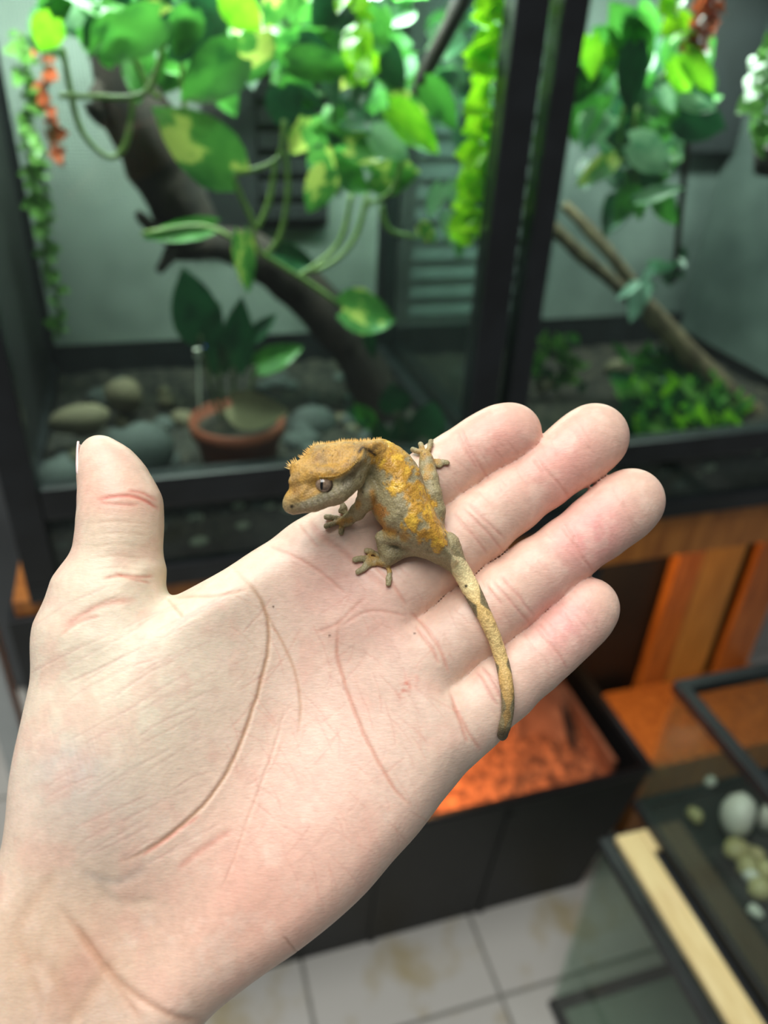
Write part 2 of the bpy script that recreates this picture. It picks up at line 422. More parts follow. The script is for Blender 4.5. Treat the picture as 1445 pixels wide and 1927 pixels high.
HM = Matrix(((HX[0], HY[0], HN[0], HO[0]), (HX[1], HY[1], HN[1], HO[1]), (HX[2], HY[2], HN[2], HO[2]), (0, 0, 0, 1)))
def ch(pts):   # (px, py, radius px, height mm) -> local cone chain
    return [(L(x, y, h * 1e-3), r * mpp(x, y, h * 1e-3)) for x, y, r, h in pts]

# ------------------------------------------------------------------ the hand
def skin_material():
    m, nt, b, out = new_mat('skin')
    at = N(nt, 'ShaderNodeAttribute'); at.attribute_name = 'skin'
    tc = N(nt, 'ShaderNodeTexCoord')
    no = N(nt, 'ShaderNodeTexNoise'); no.inputs['Scale'].default_value = 420; no.inputs['Detail'].default_value = 5
    nt.links.new(tc.outputs['Object'], no.inputs['Vector'])
    mr = N(nt, 'ShaderNodeMapRange'); mr.inputs[1].default_value = 0.3; mr.inputs[2].default_value = 0.7; mr.inputs[3].default_value = 0.93; mr.inputs[4].default_value = 1.05
    nt.links.new(no.outputs[0], mr.inputs[0])
    mu = N(nt, 'ShaderNodeVectorMath', operation='SCALE'); nt.links.new(at.outputs['Color'], mu.inputs[0]); nt.links.new(mr.outputs[0], mu.inputs['Scale'])
    nt.links.new(mu.outputs[0], b.inputs['Base Color'])
    b.inputs['Roughness'].default_value = 0.43; b.inputs['Specular IOR Level'].default_value = 0.42
    b.inputs['Subsurface Weight'].default_value = 0.22; b.inputs['Subsurface Radius'].default_value = (1.0, 0.35, 0.2); b.inputs['Subsurface Scale'].default_value = 0.0035
    # skin lines: fine cross-hatched relief
    mp = N(nt, 'ShaderNodeMapping'); mp.inputs['Rotation'].default_value = (0, 0, math.radians(33)); mp.inputs['Scale'].default_value = (1, 3.2, 1)
    nt.links.new(tc.outputs['Object'], mp.inputs[0])
    n2 = N(nt, 'ShaderNodeTexNoise'); n2.inputs['Scale'].default_value = 620; n2.inputs['Detail'].default_value = 3
    nt.links.new(mp.outputs[0], n2.inputs['Vector'])
    vo = N(nt, 'ShaderNodeTexVoronoi'); vo.inputs['Scale'].default_value = 900; nt.links.new(tc.outputs['Object'], vo.inputs['Vector'])
    ad = N(nt, 'ShaderNodeMath', operation='MULTIPLY_ADD'); ad.inputs[1].default_value = 0.5; nt.links.new(vo.outputs[0], ad.inputs[0]); nt.links.new(n2.outputs[0], ad.inputs[2])
    bp = N(nt, 'ShaderNodeBump'); bp.inputs['Strength'].default_value = 0.25; bp.inputs['Distance'].default_value = 0.0003
    nt.links.new(ad.outputs[0], bp.inputs['Height']); nt.links.new(bp.outputs[0], b.inputs['Normal'])
    return m

def build_hand():
    FL = Field(L(-420, 2360, 0) * [1, 1, 0] + [0, 0, -0.036], L(1275, 745, 0) * [1, 1, 0] + [0.002, 0.002, 0.030], 0.00068)
    X, Y = np.meshgrid(FL.ax[0], FL.ax[1], indexing='ij')
    # palm and wrist
    out = [(128, 1078), (98, 1128), (72, 1182), (60, 1250), (48, 1310), (35, 1370), (22, 1430), (14, 1485), (10, 1540), (0, 1602), (-28, 1680),
           (-85, 1790), (-190, 1970), (-300, 2150), (-420, 2340), (-40, 2440), (110, 2300), (230, 2130), (320, 2010), (395, 1918), (450, 1870), (500, 1832), (560, 1790), (630, 1735),
           (690, 1680), (740, 1622), (790, 1568), (838, 1503), (868, 1450), (890, 1425), (900, 1380), (868, 1310), (835, 1270), (800, 1195), (766, 1140), (735, 1060), (700, 1000), (650, 945),
           (610, 961), (570, 980), (530, 1001), (475, 1034), (420, 1072), (360, 1106), (326, 1121), (310, 1119), (298, 1100), (286, 1060)]
    d2 = poly_sdf([L(x, y)[:2] for x, y in smooth_poly(out, 3)], X, Y)
    def G(px, py, sx, sy=None, ang=0):
        sy = sy or sx; c = L(px, py); m_ = mpp(px, py); a = math.radians(ang)
        dx = (X - c[0]) / m_; dy = -(Y - c[1]) / m_
        u = dx * math.cos(a) + dy * math.sin(a); v_ = -dx * math.sin(a) + dy * math.cos(a)
        return np.exp(-0.5 * ((u / sx) ** 2 + (v_ / sy) ** 2)).astype(np.float32)
    top = 0.0062 + 0.0085 * G(255, 1360, 120, 210, 18) + 0.0058 * G(585, 1590, 110, 210, 40) - 0.0030 * G(560, 1330, 90, 150, 20) \
        + 0.0020 * G(640, 1060, 70, 60) + 0.0022 * G(740, 1160, 62) + 0.0024 * G(800, 1280, 60) + 0.0022 * G(835, 1400, 60) + 0.0020 * G(430, 1130, 80, 40, -30) \
        + 0.0016 * G(790, 1030, 60) - 0.0022 * G(310, 1145, 25, 40, 30) + 0.003 * G(60, 1900, 200, 200) - 0.0015 * G(230, 1700, 90, 60, 30) + 0.0012 * G(330, 1850, 30, 160, 35)
    bot = -0.0125 - 0.007 * G(60, 1950, 330, 330) - 0.004 * G(150, 1400, 160, 200)
    zc = (top + bot) / 2; hh = (top - bot) / 2; R = 0.0105
    a = (d2 + R)[:, :, None]; ap = np.maximum(a, 0)
    w2 = np.abs(FL.ax[2][None, None, :] - zc[:, :, None]) - (hh - R)[:, :, None]
    palm = np.minimum(np.maximum(a, w2), 0) + np.sqrt(ap * ap + np.maximum(w2, 0) ** 2) - np.float32(R)
    del w2
    # fingers: joints and pads traced as tapering chains
    fing = FL.blank()
    F_ = [
        [(600, 1045, 72, -3), (690, 982, 66, -1.5), (770, 932, 59, 0), (820, 898, 57, 0.8), (862, 868, 54, 1), (908, 838, 54, 1.5), (945, 820, 55, 2), (965, 814, 54, 2.2)],
        [(660, 1166, 72, -3), (745, 1104, 70, -1), (838, 1034, 66, 0.4), (900, 988, 63, 1), (960, 942, 59, 1), (1020, 898, 57, 1.3), (1075, 857, 60, 2), (1108, 831, 61, 2.2), (1122, 820, 60, 2.2)],
        [(730, 1285, 70, -3), (815, 1226, 70, -1), (890, 1171, 66, 0.3), (950, 1124, 64, 1), (1010, 1078, 61, 1), (1070, 1034, 57, 1.3), (1125, 992, 59, 2), (1168, 958, 61, 2), (1190, 941, 60, 2)],
        [(810, 1405, 72, -3.2), (880, 1345, 69, -1.5), (945, 1290, 63, -0.4), (1001, 1244, 58, 0), (1042, 1210, 55, 0.2), (1077, 1177, 54, 0.6), (1101, 1152, 53, 0.8), (1111, 1140, 52, 0.8)],
    ]
    for c in F_:
        one = FL.blank(); FL.chain(one, ch(c), 0.0035, 0.93); np.minimum(fing, one, out=fing); del one
    thumb = FL.blank()
    FL.chain(thumb, ch([(185, 851, 31, 0), (198, 874, 47, 0), (214, 908, 61, 0), (227, 955, 73, 0.2), (226, 1000, 74, 0), (221, 1045, 75, -0.5), (200, 1120, 92, -1), (185, 1190, 110, -2)]), 0.003, 0.92)
    body = smin(palm, fing, 0.0045); del palm, fing
    body = smin(body, thumb, 0.006); del thumb
    v, Q = surface_nets(body, FL.lo, FL.h, 2); del body
    v, Q = subdivide(v, Q)
    for _ in range(3): v = laplace(v, Q, 0.5)
    n = vnormals(v, Q); x, y = L2px(v); up = np.clip(n[:, 2] * 1.6, 0, 1)

    # colour
    nz = fbm(v, 60, 3); nz2 = fbm(v, 220, 5)
    col = np.empty((len(v), 3)); col[:] = lina((228, 205, 187))
    def tint(c, wgt): col[:] = col + (lina(c) - col) * np.clip(wgt, 0, 1)[:, None]
    def blob(px, py, sx, sy, ang, c, s, nn=0.6):
        a_ = math.radians(ang); dx, dy = x - px, y - py
        u = dx * math.cos(a_) + dy * math.sin(a_); w_ = -dx * math.sin(a_) + dy * math.cos(a_)
        tint(c, s * np.exp(-0.5 * ((u / sx) ** 2 + (w_ / sy) ** 2)) * (1 - nn / 2 + nn * nz))
    q_ = (x - 650) * 0.82 - (y - 1150) * 0.57; tint((219, 186, 168), 0.75 * np.clip((q_ - 60) / 160, 0, 1))
    blob(230, 1260, 150, 220, 15, (231, 219, 198), 1.0); blob(220, 1000, 60, 100, 0, (230, 211, 186), 0.7)
    blob(470, 1690, 180, 130, -40, (228, 176, 158), 0.8); blob(620, 1560, 110, 110, 0, (230, 188, 172), 0.65); blob(640, 1330, 90, 120, 0, (230, 192, 178), 0.6)
    blob(640, 1100, 80, 60, 0, (232, 186, 174), 0.7); blob(760, 1350, 60, 120, 20, (229, 200, 184), 0.5); blob(720, 1180, 50, 50, 0, (231, 184, 170), 0.6)
    blob(215, 930, 60, 32, 8, (234, 178, 160), 0.75); blob(200, 870, 30, 25, 0, (232, 190, 172), 0.5)
    blob(935, 830, 55, 38, -33, (232, 170, 158), 0.75); blob(1055, 875, 62, 42, -36, (234, 164, 156), 0.8); blob(1110, 1010, 62, 44, -36, (232, 158, 156), 0.85); blob(1055, 1180, 48, 40, -40, (230, 160, 158), 0.85)
    blob(880, 1010, 120, 60, -36, (222, 184, 168), 0.4); blob(900, 1170, 100, 60, -36, (226, 188, 172), 0.4); blob(970, 1290, 90, 55, -40, (224, 192, 178), 0.4)
    blob(150, 1500, 90, 60, 30, (204, 192, 182), 0.65); blob(160, 1600, 100, 40, 20, (206, 186, 172), 0.55); blob(240, 1660, 70, 30, 0, (198, 184, 166), 0.5)
    blob(80, 1800, 140, 120, 0, (218, 188, 160), 0.7); blob(150, 1830, 30, 80, 30, (206, 160, 142), 0.6); blob(130, 1440, 40, 30, 0, (204, 198, 196), 0.5)
    tint((238, 214, 198), np.clip((nz2 - 0.55) * 2.0, 0, 0.35)); tint((226, 176, 160), np.clip((fbm(v, 130, 9) - 0.54) * 2.0, 0, 0.3))
    # creases
    disp = np.zeros(len(v))
    def crease(pts, wpx, dep, c=(196, 132, 108), s=0.5, fade=True):
        P = np.array(pts, float); m = (x > P[:, 0].min() - 30) & (x < P[:, 0].max() + 30) & (y > P[:, 1].min() - 30) & (y < P[:, 1].max() + 30) & (n[:, 2] > 0)
        ii = np.nonzero(m)[0]
        if len(ii) == 0: return
        wpx = wpx * (0.66 if wpx < 5 else 1.1)
        d, t = poly_dist(pts, x[ii] + (nz2[ii] - 0.5) * 6, y[ii] + (nz[ii] - 0.5) * 7)
        e = np.clip(np.minimum(t, 1 - t) * 6, 0, 1) if fade else 1.0
        g = np.exp(-0.5 * (d / wpx) ** 2) * e
        disp[ii] -= dep * 1e-3 * g * up[ii]
        disp[ii] += dep * 0.3e-3 * np.exp(-0.5 * (d / (wpx * 3.2)) ** 2) * e * up[ii]
        k = np.clip(s * np.exp(-0.5 * (d / (wpx * 0.9)) ** 2) * e * up[ii], 0, 1)[:, None]
        col[ii] = col[ii] + (lina(c) - col[ii]) * k
    brown, redc, pinkc = (176, 128, 84), (212, 116, 100), (212, 150, 132)
    crease([(430, 1062), (470, 1100), (500, 1150), (507, 1200), (497, 1262), (478, 1325), (455, 1392), (425, 1455), (385, 1512), (330, 1562), (275, 1600), (220, 1625)], 4.6, 0.75, brown, 0.62)
    crease([(500, 1150), (530, 1205), (556, 1265), (566, 1325), (560, 1385)], 3.6, 0.4, (190, 142, 104), 0.5)
    crease([(637, 1165), (634, 1225), (650, 1290), (676, 1360), (708, 1428), (745, 1485), (775, 1520)], 4.2, 0.55, (200, 130, 106), 0.55)
    crease([(640, 1180), (700, 1150), (770, 1160)], 4, 0.3, pinkc, 0.35); crease([(590, 1190), (640, 1170), (690, 1120)], 4, 0.25, pinkc, 0.4)
    crease([(540, 1320), (505, 1440), (470, 1530), (440, 1620), (410, 1690)], 3.0, 0.3, (224, 176, 156), 0.4)
    crease([(440, 1560), (380, 1600), (330, 1640)], 5, 0.3, redc, 0.3); crease([(380, 1530), (320, 1575), (265, 1612)], 4, 0.3, redc, 0.5)
    crease([(312, 1124), (360, 1122), (420, 1118), (470, 1108)], 4, 0.4, (214, 160, 130), 0.5); crease([(312, 1124), (330, 1145), (345, 1162)], 4, 0.5, (206, 150, 120), 0.5)
    crease([(580, 975), (600, 1005), (640, 1035), (690, 1075), (740, 1120)], 5, 0.5, pinkc, 0.5); crease([(560, 985), (590, 1020), (600, 1030)], 3.5, 0.3, pinkc, 0.4)
    crease([(500, 1025), (560, 1050), (620, 1090), (650, 1120)], 4, 0.3, pinkc, 0.45)
    # finger joint folds
    for p in ([(868, 808), (885, 845), (905, 880), (918, 905)], [(860, 812), (880, 850), (898, 885)]): crease(p, 3.6, 0.35, (210, 150, 138), 0.5)
    for p in ([(1006, 856), (1035, 890), (1062, 925), (1072, 945)], [(1000, 862), (1026, 894)], [(868, 955), (905, 990), (935, 1025), (950, 1042)], [(880, 945), (915, 980), (950, 1015)], [(850, 965), (890, 1008), (918, 1045)]): crease(p, 3.8, 0.4, (208, 150, 136), 0.5)
    for p in ([(1052, 985), (1075, 1015), (1105, 1060), (1118, 1078)], [(1060, 980), (1085, 1020)], [(925, 1090), (955, 1125), (985, 1160), (1000, 1182)], [(940, 1080), (975, 1120), (1005, 1160)], [(915, 1100), (945, 1140)]): crease(p, 3.8, 0.4, (208, 148, 136), 0.5)
    for p in ([(1002, 1178), (1030, 1205), (1058, 1240), (1068, 1262)], [(1010, 1172), (1040, 1205)], [(905, 1252), (930, 1290), (955, 1330)], [(895, 1262), (918, 1298), (938, 1330)]): crease(p, 3.6, 0.38, (206, 146, 134), 0.5)
    for p in ([(770, 1150), (800, 1180), (830, 1225), (845, 1270)], [(780, 1175), (810, 1215), (828, 1250)], [(700, 1060), (735, 1095), (765, 1140)], [(845, 1295), (862, 1340), (885, 1385), (905, 1415)], [(850, 1320), (870, 1370), (880, 1400)]): crease(p, 4.2, 0.45, (214, 146, 126), 0.5)
    # thumb folds
    crease([(180, 940), (210, 934), (245, 932), (280, 945), (302, 962)], 4.6, 0.5, redc, 0.75); crease([(240, 922), (270, 928), (298, 945)], 4, 0.35, redc, 0.5); crease([(185, 945), (220, 948), (262, 950)], 4, 0.3, redc, 0.35)
    crease([(190, 1090), (230, 1083), (265, 1086), (292, 1084)], 4, 0.4, (214, 140, 118), 0.6); crease([(215, 1078), (250, 1090), (285, 1098)], 3.5, 0.3, (214, 140, 118), 0.5)
    crease([(115, 1188), (145, 1165), (180, 1145), (215, 1133), (260, 1130)], 5, 0.4, (222, 160, 140), 0.6); crease([(110, 1200), (150, 1172), (190, 1160)], 4, 0.3, (222, 160, 140), 0.5)
    for i in range(5): crease([(160 + i * 3, 985 + 22 * i), (220, 980 + 22 * i), (285, 988 + 22 * i)], 3.4, 0.14, (212, 186, 160), 0.25)
    # thenar wrinkles run from the outer edge up toward the web
    r_ = np.random.default_rng(21)
    for i in range(46):
        x0 = r_.uniform(50, 330); y0 = r_.uniform(1180, 1640); ln = r_.uniform(60, 170); sl = r_.uniform(-0.62, -0.42)
        crease([(x0, y0), (x0 + ln * 0.5, y0 + ln * 0.5 * sl - r_.uniform(-4, 8)), (x0 + ln, y0 + ln * sl)], r_.uniform(2.2, 3.4), r_.uniform(0.06, 0.17), (208, 170, 158), r_.uniform(0.15, 0.4))
    for i in range(22):
        x0 = r_.uniform(60, 250); y0 = r_.uniform(1300, 1450); ln = r_.uniform(50, 110)
        crease([(x0, y0), (x0 + ln * 0.25, y0 + ln)], 2.4, 0.10, (214, 196, 180), 0.2)
    for i in range(130):     # fine lines all over the palm
        x0 = r_.uniform(420, 800); y0 = r_.uniform(1080, 1650); ln = r_.uniform(30, 100); an = math.radians(r_.choice([35, 60, 75, -40, -60]) + r_.uniform(-12, 12))
        crease([(x0, y0), (x0 + 0.5 * ln * math.cos(an) + 4, y0 + 0.5 * ln * math.sin(an)), (x0 + ln * math.cos(an), y0 + ln * math.sin(an))], 2.4, r_.uniform(0.03, 0.10), (212, 154, 138), r_.uniform(0.10, 0.28))
    for c in F_:
        for k in range(40):
            q = r_.uniform(1, len(c) - 1.4); i0 = int(q); f0 = q - i0; ax_, ay_ = (c[i0][0] * (1 - f0) + c[i0 + 1][0] * f0, c[i0][1] * (1 - f0) + c[i0 + 1][1] * f0); o_ = r_.uniform(-40, 40); l_ = r_.uniform(8, 26)
            px_, py_ = ax_ + o_ * 0.6, ay_ + o_ * 0.8; tw_ = r_.uniform(-0.35, 0.35)
            crease([(px_ - l_ * (0.6 + tw_), py_ - l_ * 0.8), (px_, py_ + 1), (px_ + l_ * (0.6 + tw_), py_ + l_ * 0.8)], 2.6, r_.uniform(0.05, 0.14), (212, 158, 144), r_.uniform(0.1, 0.3))
    # wrist folds and tendons
    crease([(105, 1700), (160, 1770), (215, 1840), (280, 1890), (340, 1915), (400, 1918)], 6, 0.8, (190, 140, 112), 0.45)
    crease([(140, 1740), (180, 1800), (230, 1870), (270, 1927)], 5, 0.5, (196, 150, 122), 0.35)
    crease([(180, 1660), (230, 1700), (300, 1690)], 8, 0.4, (200, 178, 158), 0.35); crease([(150, 1640), (220, 1660), (280, 1630)], 7, 0.35, (188, 176, 166), 0.4)
    for a0, b0, c0 in (((60, 1790), (110, 1850), (150, 1927)), ((20, 1750), (60, 1830), (90, 1927)), ((220, 1800), (170, 1870), (120, 1940)), ((110, 1640), (60, 1700), (30, 1760))): crease([a0, b0, c0], 9, 0.4, (206, 166, 138), 0.3)
    crease([(530, 1760), (556, 1788), (562, 1800)], 3, 0.4, (170, 120, 96), 0.5)
    # red smudge of dust and tiny specks
    sm = np.exp(-0.5 * (((x - 768) * -0.55 + (y - 1290) * 0.83) / 20) ** 2 - 0.5 * (((x - 768) * 0.83 + (y - 1290) * 0.55) / 8) ** 2)
    tint((208, 100, 76), sm * np.clip((vnoise(v, 1100, 4) - 0.3) * 1.6, 0, 1) * 0.75)
    for sx_, sy_ in ((514, 1142), (620, 1196), (780, 1192)): tint((80, 50, 40), np.clip(1.3 - np.hypot(x - sx_, y - sy_) / 2.2, 0, 1))
    v = v + n * 0.50 * disp[:, None]
    HANDTOP.append((x[n[:, 2] > 0.1], y[n[:, 2] > 0.1], v[n[:, 2] > 0.1, 2]))
    me = np_mesh('hand', v, Q, np.clip(col * [1.01, 0.995, 0.965], 0, 1), skin_material())
    o = bpy.data.objects.new('hand', me); COL.objects.link(o); o.matrix_world = HM
    tag(o, 'bare open left hand and wrist, palm up, thumb raised, carrying a small gecko', 'hand')
    # thumbnail wraps the back of the thumb tip; only its edge shows
    pts = [(165, 912, 47), (163, 895, 50), (161, 875, 50), (160, 858, 47), (160, 842, 40), (161, 828, 30)]
    vs = []; nseg = 10
    prof = [(217, 905, 61), (210, 893, 56), (203, 878, 50), (197, 865, 44), (190, 850, 37), (186, 836, 32)]
    for (cx_, cy_, r) in prof:
        c = L(cx_, cy_, 0); rm = (r + 3.5) * mpp(cx_, cy_)
        for k in range(nseg + 1):
            an = math.radians(60 + 125 * k / nseg)
            vs.append((c[0] - rm * math.sin(an) * 1.0, c[1], c[2] + 0.92 * rm * math.cos(an)))
    fs = [(i * (nseg + 1) + k, i * (nseg + 1) + k + 1, (i + 1) * (nseg + 1) + k + 1, (i + 1) * (nseg + 1) + k) for i in range(len(prof) - 1) for k in range(nseg)]
    me = bpy.data.meshes.new('thumbnail'); me.from_pydata(vs, [], fs); me.materials.append(mat('nail', (236, 205, 205), (244, 220, 216), 0.22, 60)); me.update()
    me.polygons.foreach_set('use_smooth', [True] * len(me.polygons))
    t = bpy.data.objects.new('thumbnail', me); COL.objects.link(t); t.parent = o
    sd = t.modifiers.new('thick', 'SOLIDIFY'); sd.thickness = 0.0005
    t['label'] = 'pale pink thumbnail'
    return o
HANDTOP = []
hand = build_hand()
def HT(px, py, rad=7):      # height of the hand's surface over the palm plane
    X_, Y_, H_ = HANDTOP[0]; m = (np.abs(X_ - px) < rad) & (np.abs(Y_ - py) < rad)
    return float(H_[m].max()) * 1e3 if m.any() else None
# ------------------------------------------------------------------ the gecko
def gecko_material():
    m, nt, b, out = new_mat('gecko_skin')
    at = N(nt, 'ShaderNodeAttribute'); at.attribute_name = 'skin'; tc = N(nt, 'ShaderNodeTexCoord')
    vo = N(nt, 'ShaderNodeTexVoronoi'); vo.inputs['Scale'].default_value = 2100; nt.links.new(tc.outputs['Object'], vo.inputs['Vector'])
    mr = N(nt, 'ShaderNodeMapRange'); mr.inputs[1].default_value = 0.0; mr.inputs[2].default_value = 0.8; mr.inputs[3].default_value = 1.12; mr.inputs[4].default_value = 0.80
    nt.links.new(vo.outputs[0], mr.inputs[0])
    mu = N(nt, 'ShaderNodeVectorMath', operation='SCALE'); nt.links.new(at.outputs['Color'], mu.inputs[0]); nt.links.new(mr.outputs[0], mu.inputs['Scale'])
    nt.links.new(mu.outputs[0], b.inputs['Base Color'])
    ag = N(nt, 'ShaderNodeAttribute'); ag.attribute_name = 'gloss'; rr = N(nt, 'ShaderNodeMapRange'); rr.inputs[3].default_value = 0.5; rr.inputs[4].default_value = 0.2
    nt.links.new(ag.outputs['Fac'], rr.inputs[0]); nt.links.new(rr.outputs[0], b.inputs['Roughness'])
    b.inputs['Specular IOR Level'].default_value = 0.4
    b.inputs['Subsurface Weight'].default_value = 0.06; b.inputs['Subsurface Scale'].default_value = 0.001
    bp = N(nt, 'ShaderNodeBump'); bp.invert = True; bp.inputs['Strength'].default_value = 0.5; bp.inputs['Distance'].default_value = 0.0002
    nt.links.new(vo.outputs[0], bp.inputs['Height']); nt.links.new(bp.outputs[0], b.inputs['Normal'])
    return m

def build_gecko():
    FL = Field(L(518, 1412, 6e-3) * [1, 1, 0] + [0, 0, -0.004], L(985, 812, 16e-3) * [1, 1, 0] + [0.0, 0.0, 0.031], 0.00031)
    X, Y = np.meshgrid(FL.ax[0], FL.ax[1], indexing='ij'); Zx = FL.ax[2][None, None, :]
    def inflate(arr, poly, h, R, k, flat=1.0, tilt=None):
        P = np.array([L(px, py, h)[:2] for px, py in smooth_poly(poly, 3)])
        lo = P.min(0) - 0.004; hi = P.max(0) + 0.004
        sl = FL.region((lo[0], lo[1], h - R * flat - 0.012), (hi[0], hi[1], h + R * flat + 0.012))
        d = poly_sdf(P, X[sl[:2]], Y[sl[:2]])
        zc = h if tilt is None else h + tilt(X[sl[:2]], Y[sl[:2]])
        zz = (FL.ax[2][sl[2]][None, None, :] - (np.asarray(zc, np.float32)[..., None] if tilt is not None else np.float32(h))) / np.float32(flat)
        a = np.maximum(d + R, 0)[:, :, None]
        f = np.sqrt(a * a + zz * zz) - np.float32(R)
        arr[sl] = smin(arr[sl], f.astype(np.float32), k)
    A = FL.blank()
    body = [(715, 829), (738, 838), (758, 850), (776, 866), (788, 884), (796, 905), (802, 935), (817, 968), (833, 994), (850, 1022), (866, 1046), (872, 1062), (856, 1070), (844, 1066), (828, 1057), (806, 1047), (775, 1030),
            (742, 1004), (724, 993), (713, 971), (705, 949), (700, 926), (692, 908), (678, 890), (676, 862), (690, 838)]
    ra, rb = L(795, 975, 0.0158), L(866, 1056, 0.0158)
    def rump(Xq, Yq):
        q = np.clip(((Xq - ra[0]) * (rb[0] - ra[0]) + (Yq - ra[1]) * (rb[1] - ra[1])) / ((rb[0] - ra[0]) ** 2 + (rb[1] - ra[1]) ** 2), 0, 1.15)
        return -0.0048 * q ** 1.4
    inflate(A, body, 0.0158, 0.0072, 0.0, 1.05, rump)
    # chest lies deeper, on the index finger
    FL.chain(A, ch([(705, 900, 30, 13), (745, 950, 42, 12.5), (790, 995, 38, 12.5), (825, 1030, 24, 11.5)]), 0.002)
    # tail
    T = [(838, 1030, 30), (858, 1060, 19), (872, 1082, 17.5), (886, 1108, 17.5), (902, 1140, 15.5), (917, 1170, 14), (932, 1205, 13), (943, 1240, 13), (951, 1275, 13), (955, 1310, 12.5), (955, 1340, 11.5), (950, 1366, 11), (945, 1384, 9.5)]
    pts = []
    for i, (px, py, r) in enumerate(T):
        h = HT(px, py, 10); h = 6.0 if h is None else h
        pts.append([px, py, r, h])
    hs = np.array([p[3] for p in pts]); hs = np.convolve(np.pad(hs, 1, 'edge'), [0.25, 0.5, 0.25], 'valid')
    for i, p in enumerate(pts): p[3] = hs[i] + p[2] * 0.14 * (1.0 if i > 1 else 1.0) * 0.9
    pts[0][3] = 12.5; pts[1][3] = max(pts[1][3], 11.4); pts[-1][3] -= 1.0
    tp = spline([np.array(p, float) for p in pts], [0] * len(pts), 5)[0]
    FL.chain(A, ch([tuple(p) for p in tp]), 0.00015)
    # head
    head = [(531, 946), (536, 960), (552, 967), (583, 960), (616, 946), (644, 932), (664, 922), (680, 906), (696, 884), (708, 858), (718, 836), (700, 830), (677, 830), (650, 831), (620, 834), (590, 838), (578, 850),
            (569, 862), (556, 869), (544, 877), (545, 892), (548, 908), (540, 926)]
    c0 = L(620, 900, 0.021)
    H = FL.blank()
    inflate(H, [(620 + (a - 620) * 0.985, 900 + (b - 900) * 0.965) for a, b in head], 0.0215, 0.0066, 0.0, 0.92)
    # cheek/jaw and brow ridge give the wedge its planes
    FL.chain(H, ch([(552, 952, 13, 23), (590, 938, 20, 24.0), (630, 922, 24, 24), (662, 900, 22, 23)]), 0.0025)
    FL.chain(H, ch([(552, 905, 9, 25), (590, 893, 10, 27.2), (612, 891, 9, 28), (634, 890, 8, 27.8), (656, 880, 7, 27.5), (673, 864, 6, 27), (682, 846, 5, 26)]), 0.0022)
    FL.chain(H, ch([(563, 888, 11, 24), (602, 869, 21, 23.5), (650, 862, 22, 23), (700, 855, 17, 22)]), 0.002)
    A = smin(A, H, 0.0022); del H
    k = 0.0011
    def limb(c, kk=k, flat=1.0): FL.chain(A, ch(c), kk, flat)
    def toe(c, r0=4.0, r1=6.0):      # stalk then flattened pad lying on the skin
        p = []
        for i, (px, py) in enumerate(c):
            h = HT(px, py); h = 5.0 if h is None else h
            r = r0 if i < len(c) - 1 else r1
            p.append((px, py, r, h + r * 0.10))
        (bx, by), (ex, ey) = c[-2], c[-1]
        mid = (0.45 * bx + 0.55 * ex, 0.45 * by + 0.55 * ey); hm = HT(*mid) or 5.0
        p.insert(-1, (mid[0], mid[1], r1 * 0.92, hm + r1 * 0.09)); FL.chain(A, ch(p), 0.0005, 0.75)
    # near front leg
    hw = (HT(652, 982) or 6)
    limb([(688, 908, 14, 18.5), (692, 926, 17, 18.5), (688, 944, 17, 16), (672, 964, 14, 12.3), (654, 979, 10.5, hw + 1.8), (645, 983, 8, hw + 1.0)])
    for c in ([(652, 980), (643, 992), (642, 1002)], [(648, 980), (630, 984), (614, 990)], [(648, 976), (632, 974), (614, 973)], [(655, 972), (648, 962), (645, 950)], [(660, 968), (640, 962), (648, 956)]): toe(c, 4.2, 5.8)
    # near hind leg
    hk = (HT(716, 1012) or 7); hf = (HT(726, 1054) or 7)
    limb([(806, 1026, 18, 14), (770, 1016, 15, 14.5), (740, 1009, 13, 14), (719, 1012, 11.5, hk + 5)], 0.0016)
    limb([(718, 1012, 11.5, hk + 5), (727, 1030, 16, hk + 3.4), (735, 1044, 16, hf + 2.4), (727, 1056, 10, hf + 1.4), (716, 1058, 8, hf + 1)])
    limb([(795, 1036, 10, 12), (762, 1034, 11, 11), (738, 1040, 12, hf + 2.5)], 0.002)
    for c in ([(716, 1054), (692, 1049), (668, 1053)], [(718, 1050), (708, 1042), (690, 1036)], [(712, 1060), (694, 1064), (674, 1076)], [(728, 1062), (733, 1076), (731, 1098)], [(714, 1056), (700, 1056), (688, 1063)]): toe(c, 4.4, 6.2)
    # far hind leg reaching up the index finger
    ha = (HT(802, 862) or 7)
    limb([(824, 984, 13, 10.5), (820, 960, 17, 12), (812, 930, 18, 13), (808, 902, 16, 12.5), (804, 880, 14, 11), (802, 864, 11, ha + 1.8), (800, 854, 9, ha + 1.2)], 0.0014)
    for c in ([(802, 856), (808, 844), (811, 829)], [(808, 866), (824, 868), (841, 871)], [(798, 854), (788, 850), (777, 846)], [(799, 852), (794, 842), (791, 836)], [(806, 870), (818, 874), (828, 876)]): toe(c, 4.4, 5.6)
    # far front foot tip
    v, Q = surface_nets(A, FL.lo, FL.h, 2); del A
    n = vnormals(v, Q); x, y = L2px(v)
    nz = fbm(v, 420, 2); nz2 = fbm(v, 1100, 6); nf = vnoise(v, 1500, 8)
    # skin relief: folds and pebbled scales
    v = v + n * ((nz2 - 0.5) * 0.00022 + (nf - 0.5) * 0.00010)[:, None]
    col = np.empty((len(v), 3)); col[:] = lina((166, 155, 116))
    def tint(c, wgt): col[:] = col + (lina(c) - col) * np.clip(wgt, 0, 1)[:, None]
    tint((134, 122, 88), np.clip((nz - 0.5) * 2.2, 0, 0.6)); tint((184, 174, 140), np.clip((nz2 - 0.52) * 3, 0, 0.5))
    gold, deep, glint_gold = (202, 152, 58), (156, 106, 40), (242, 198, 78)
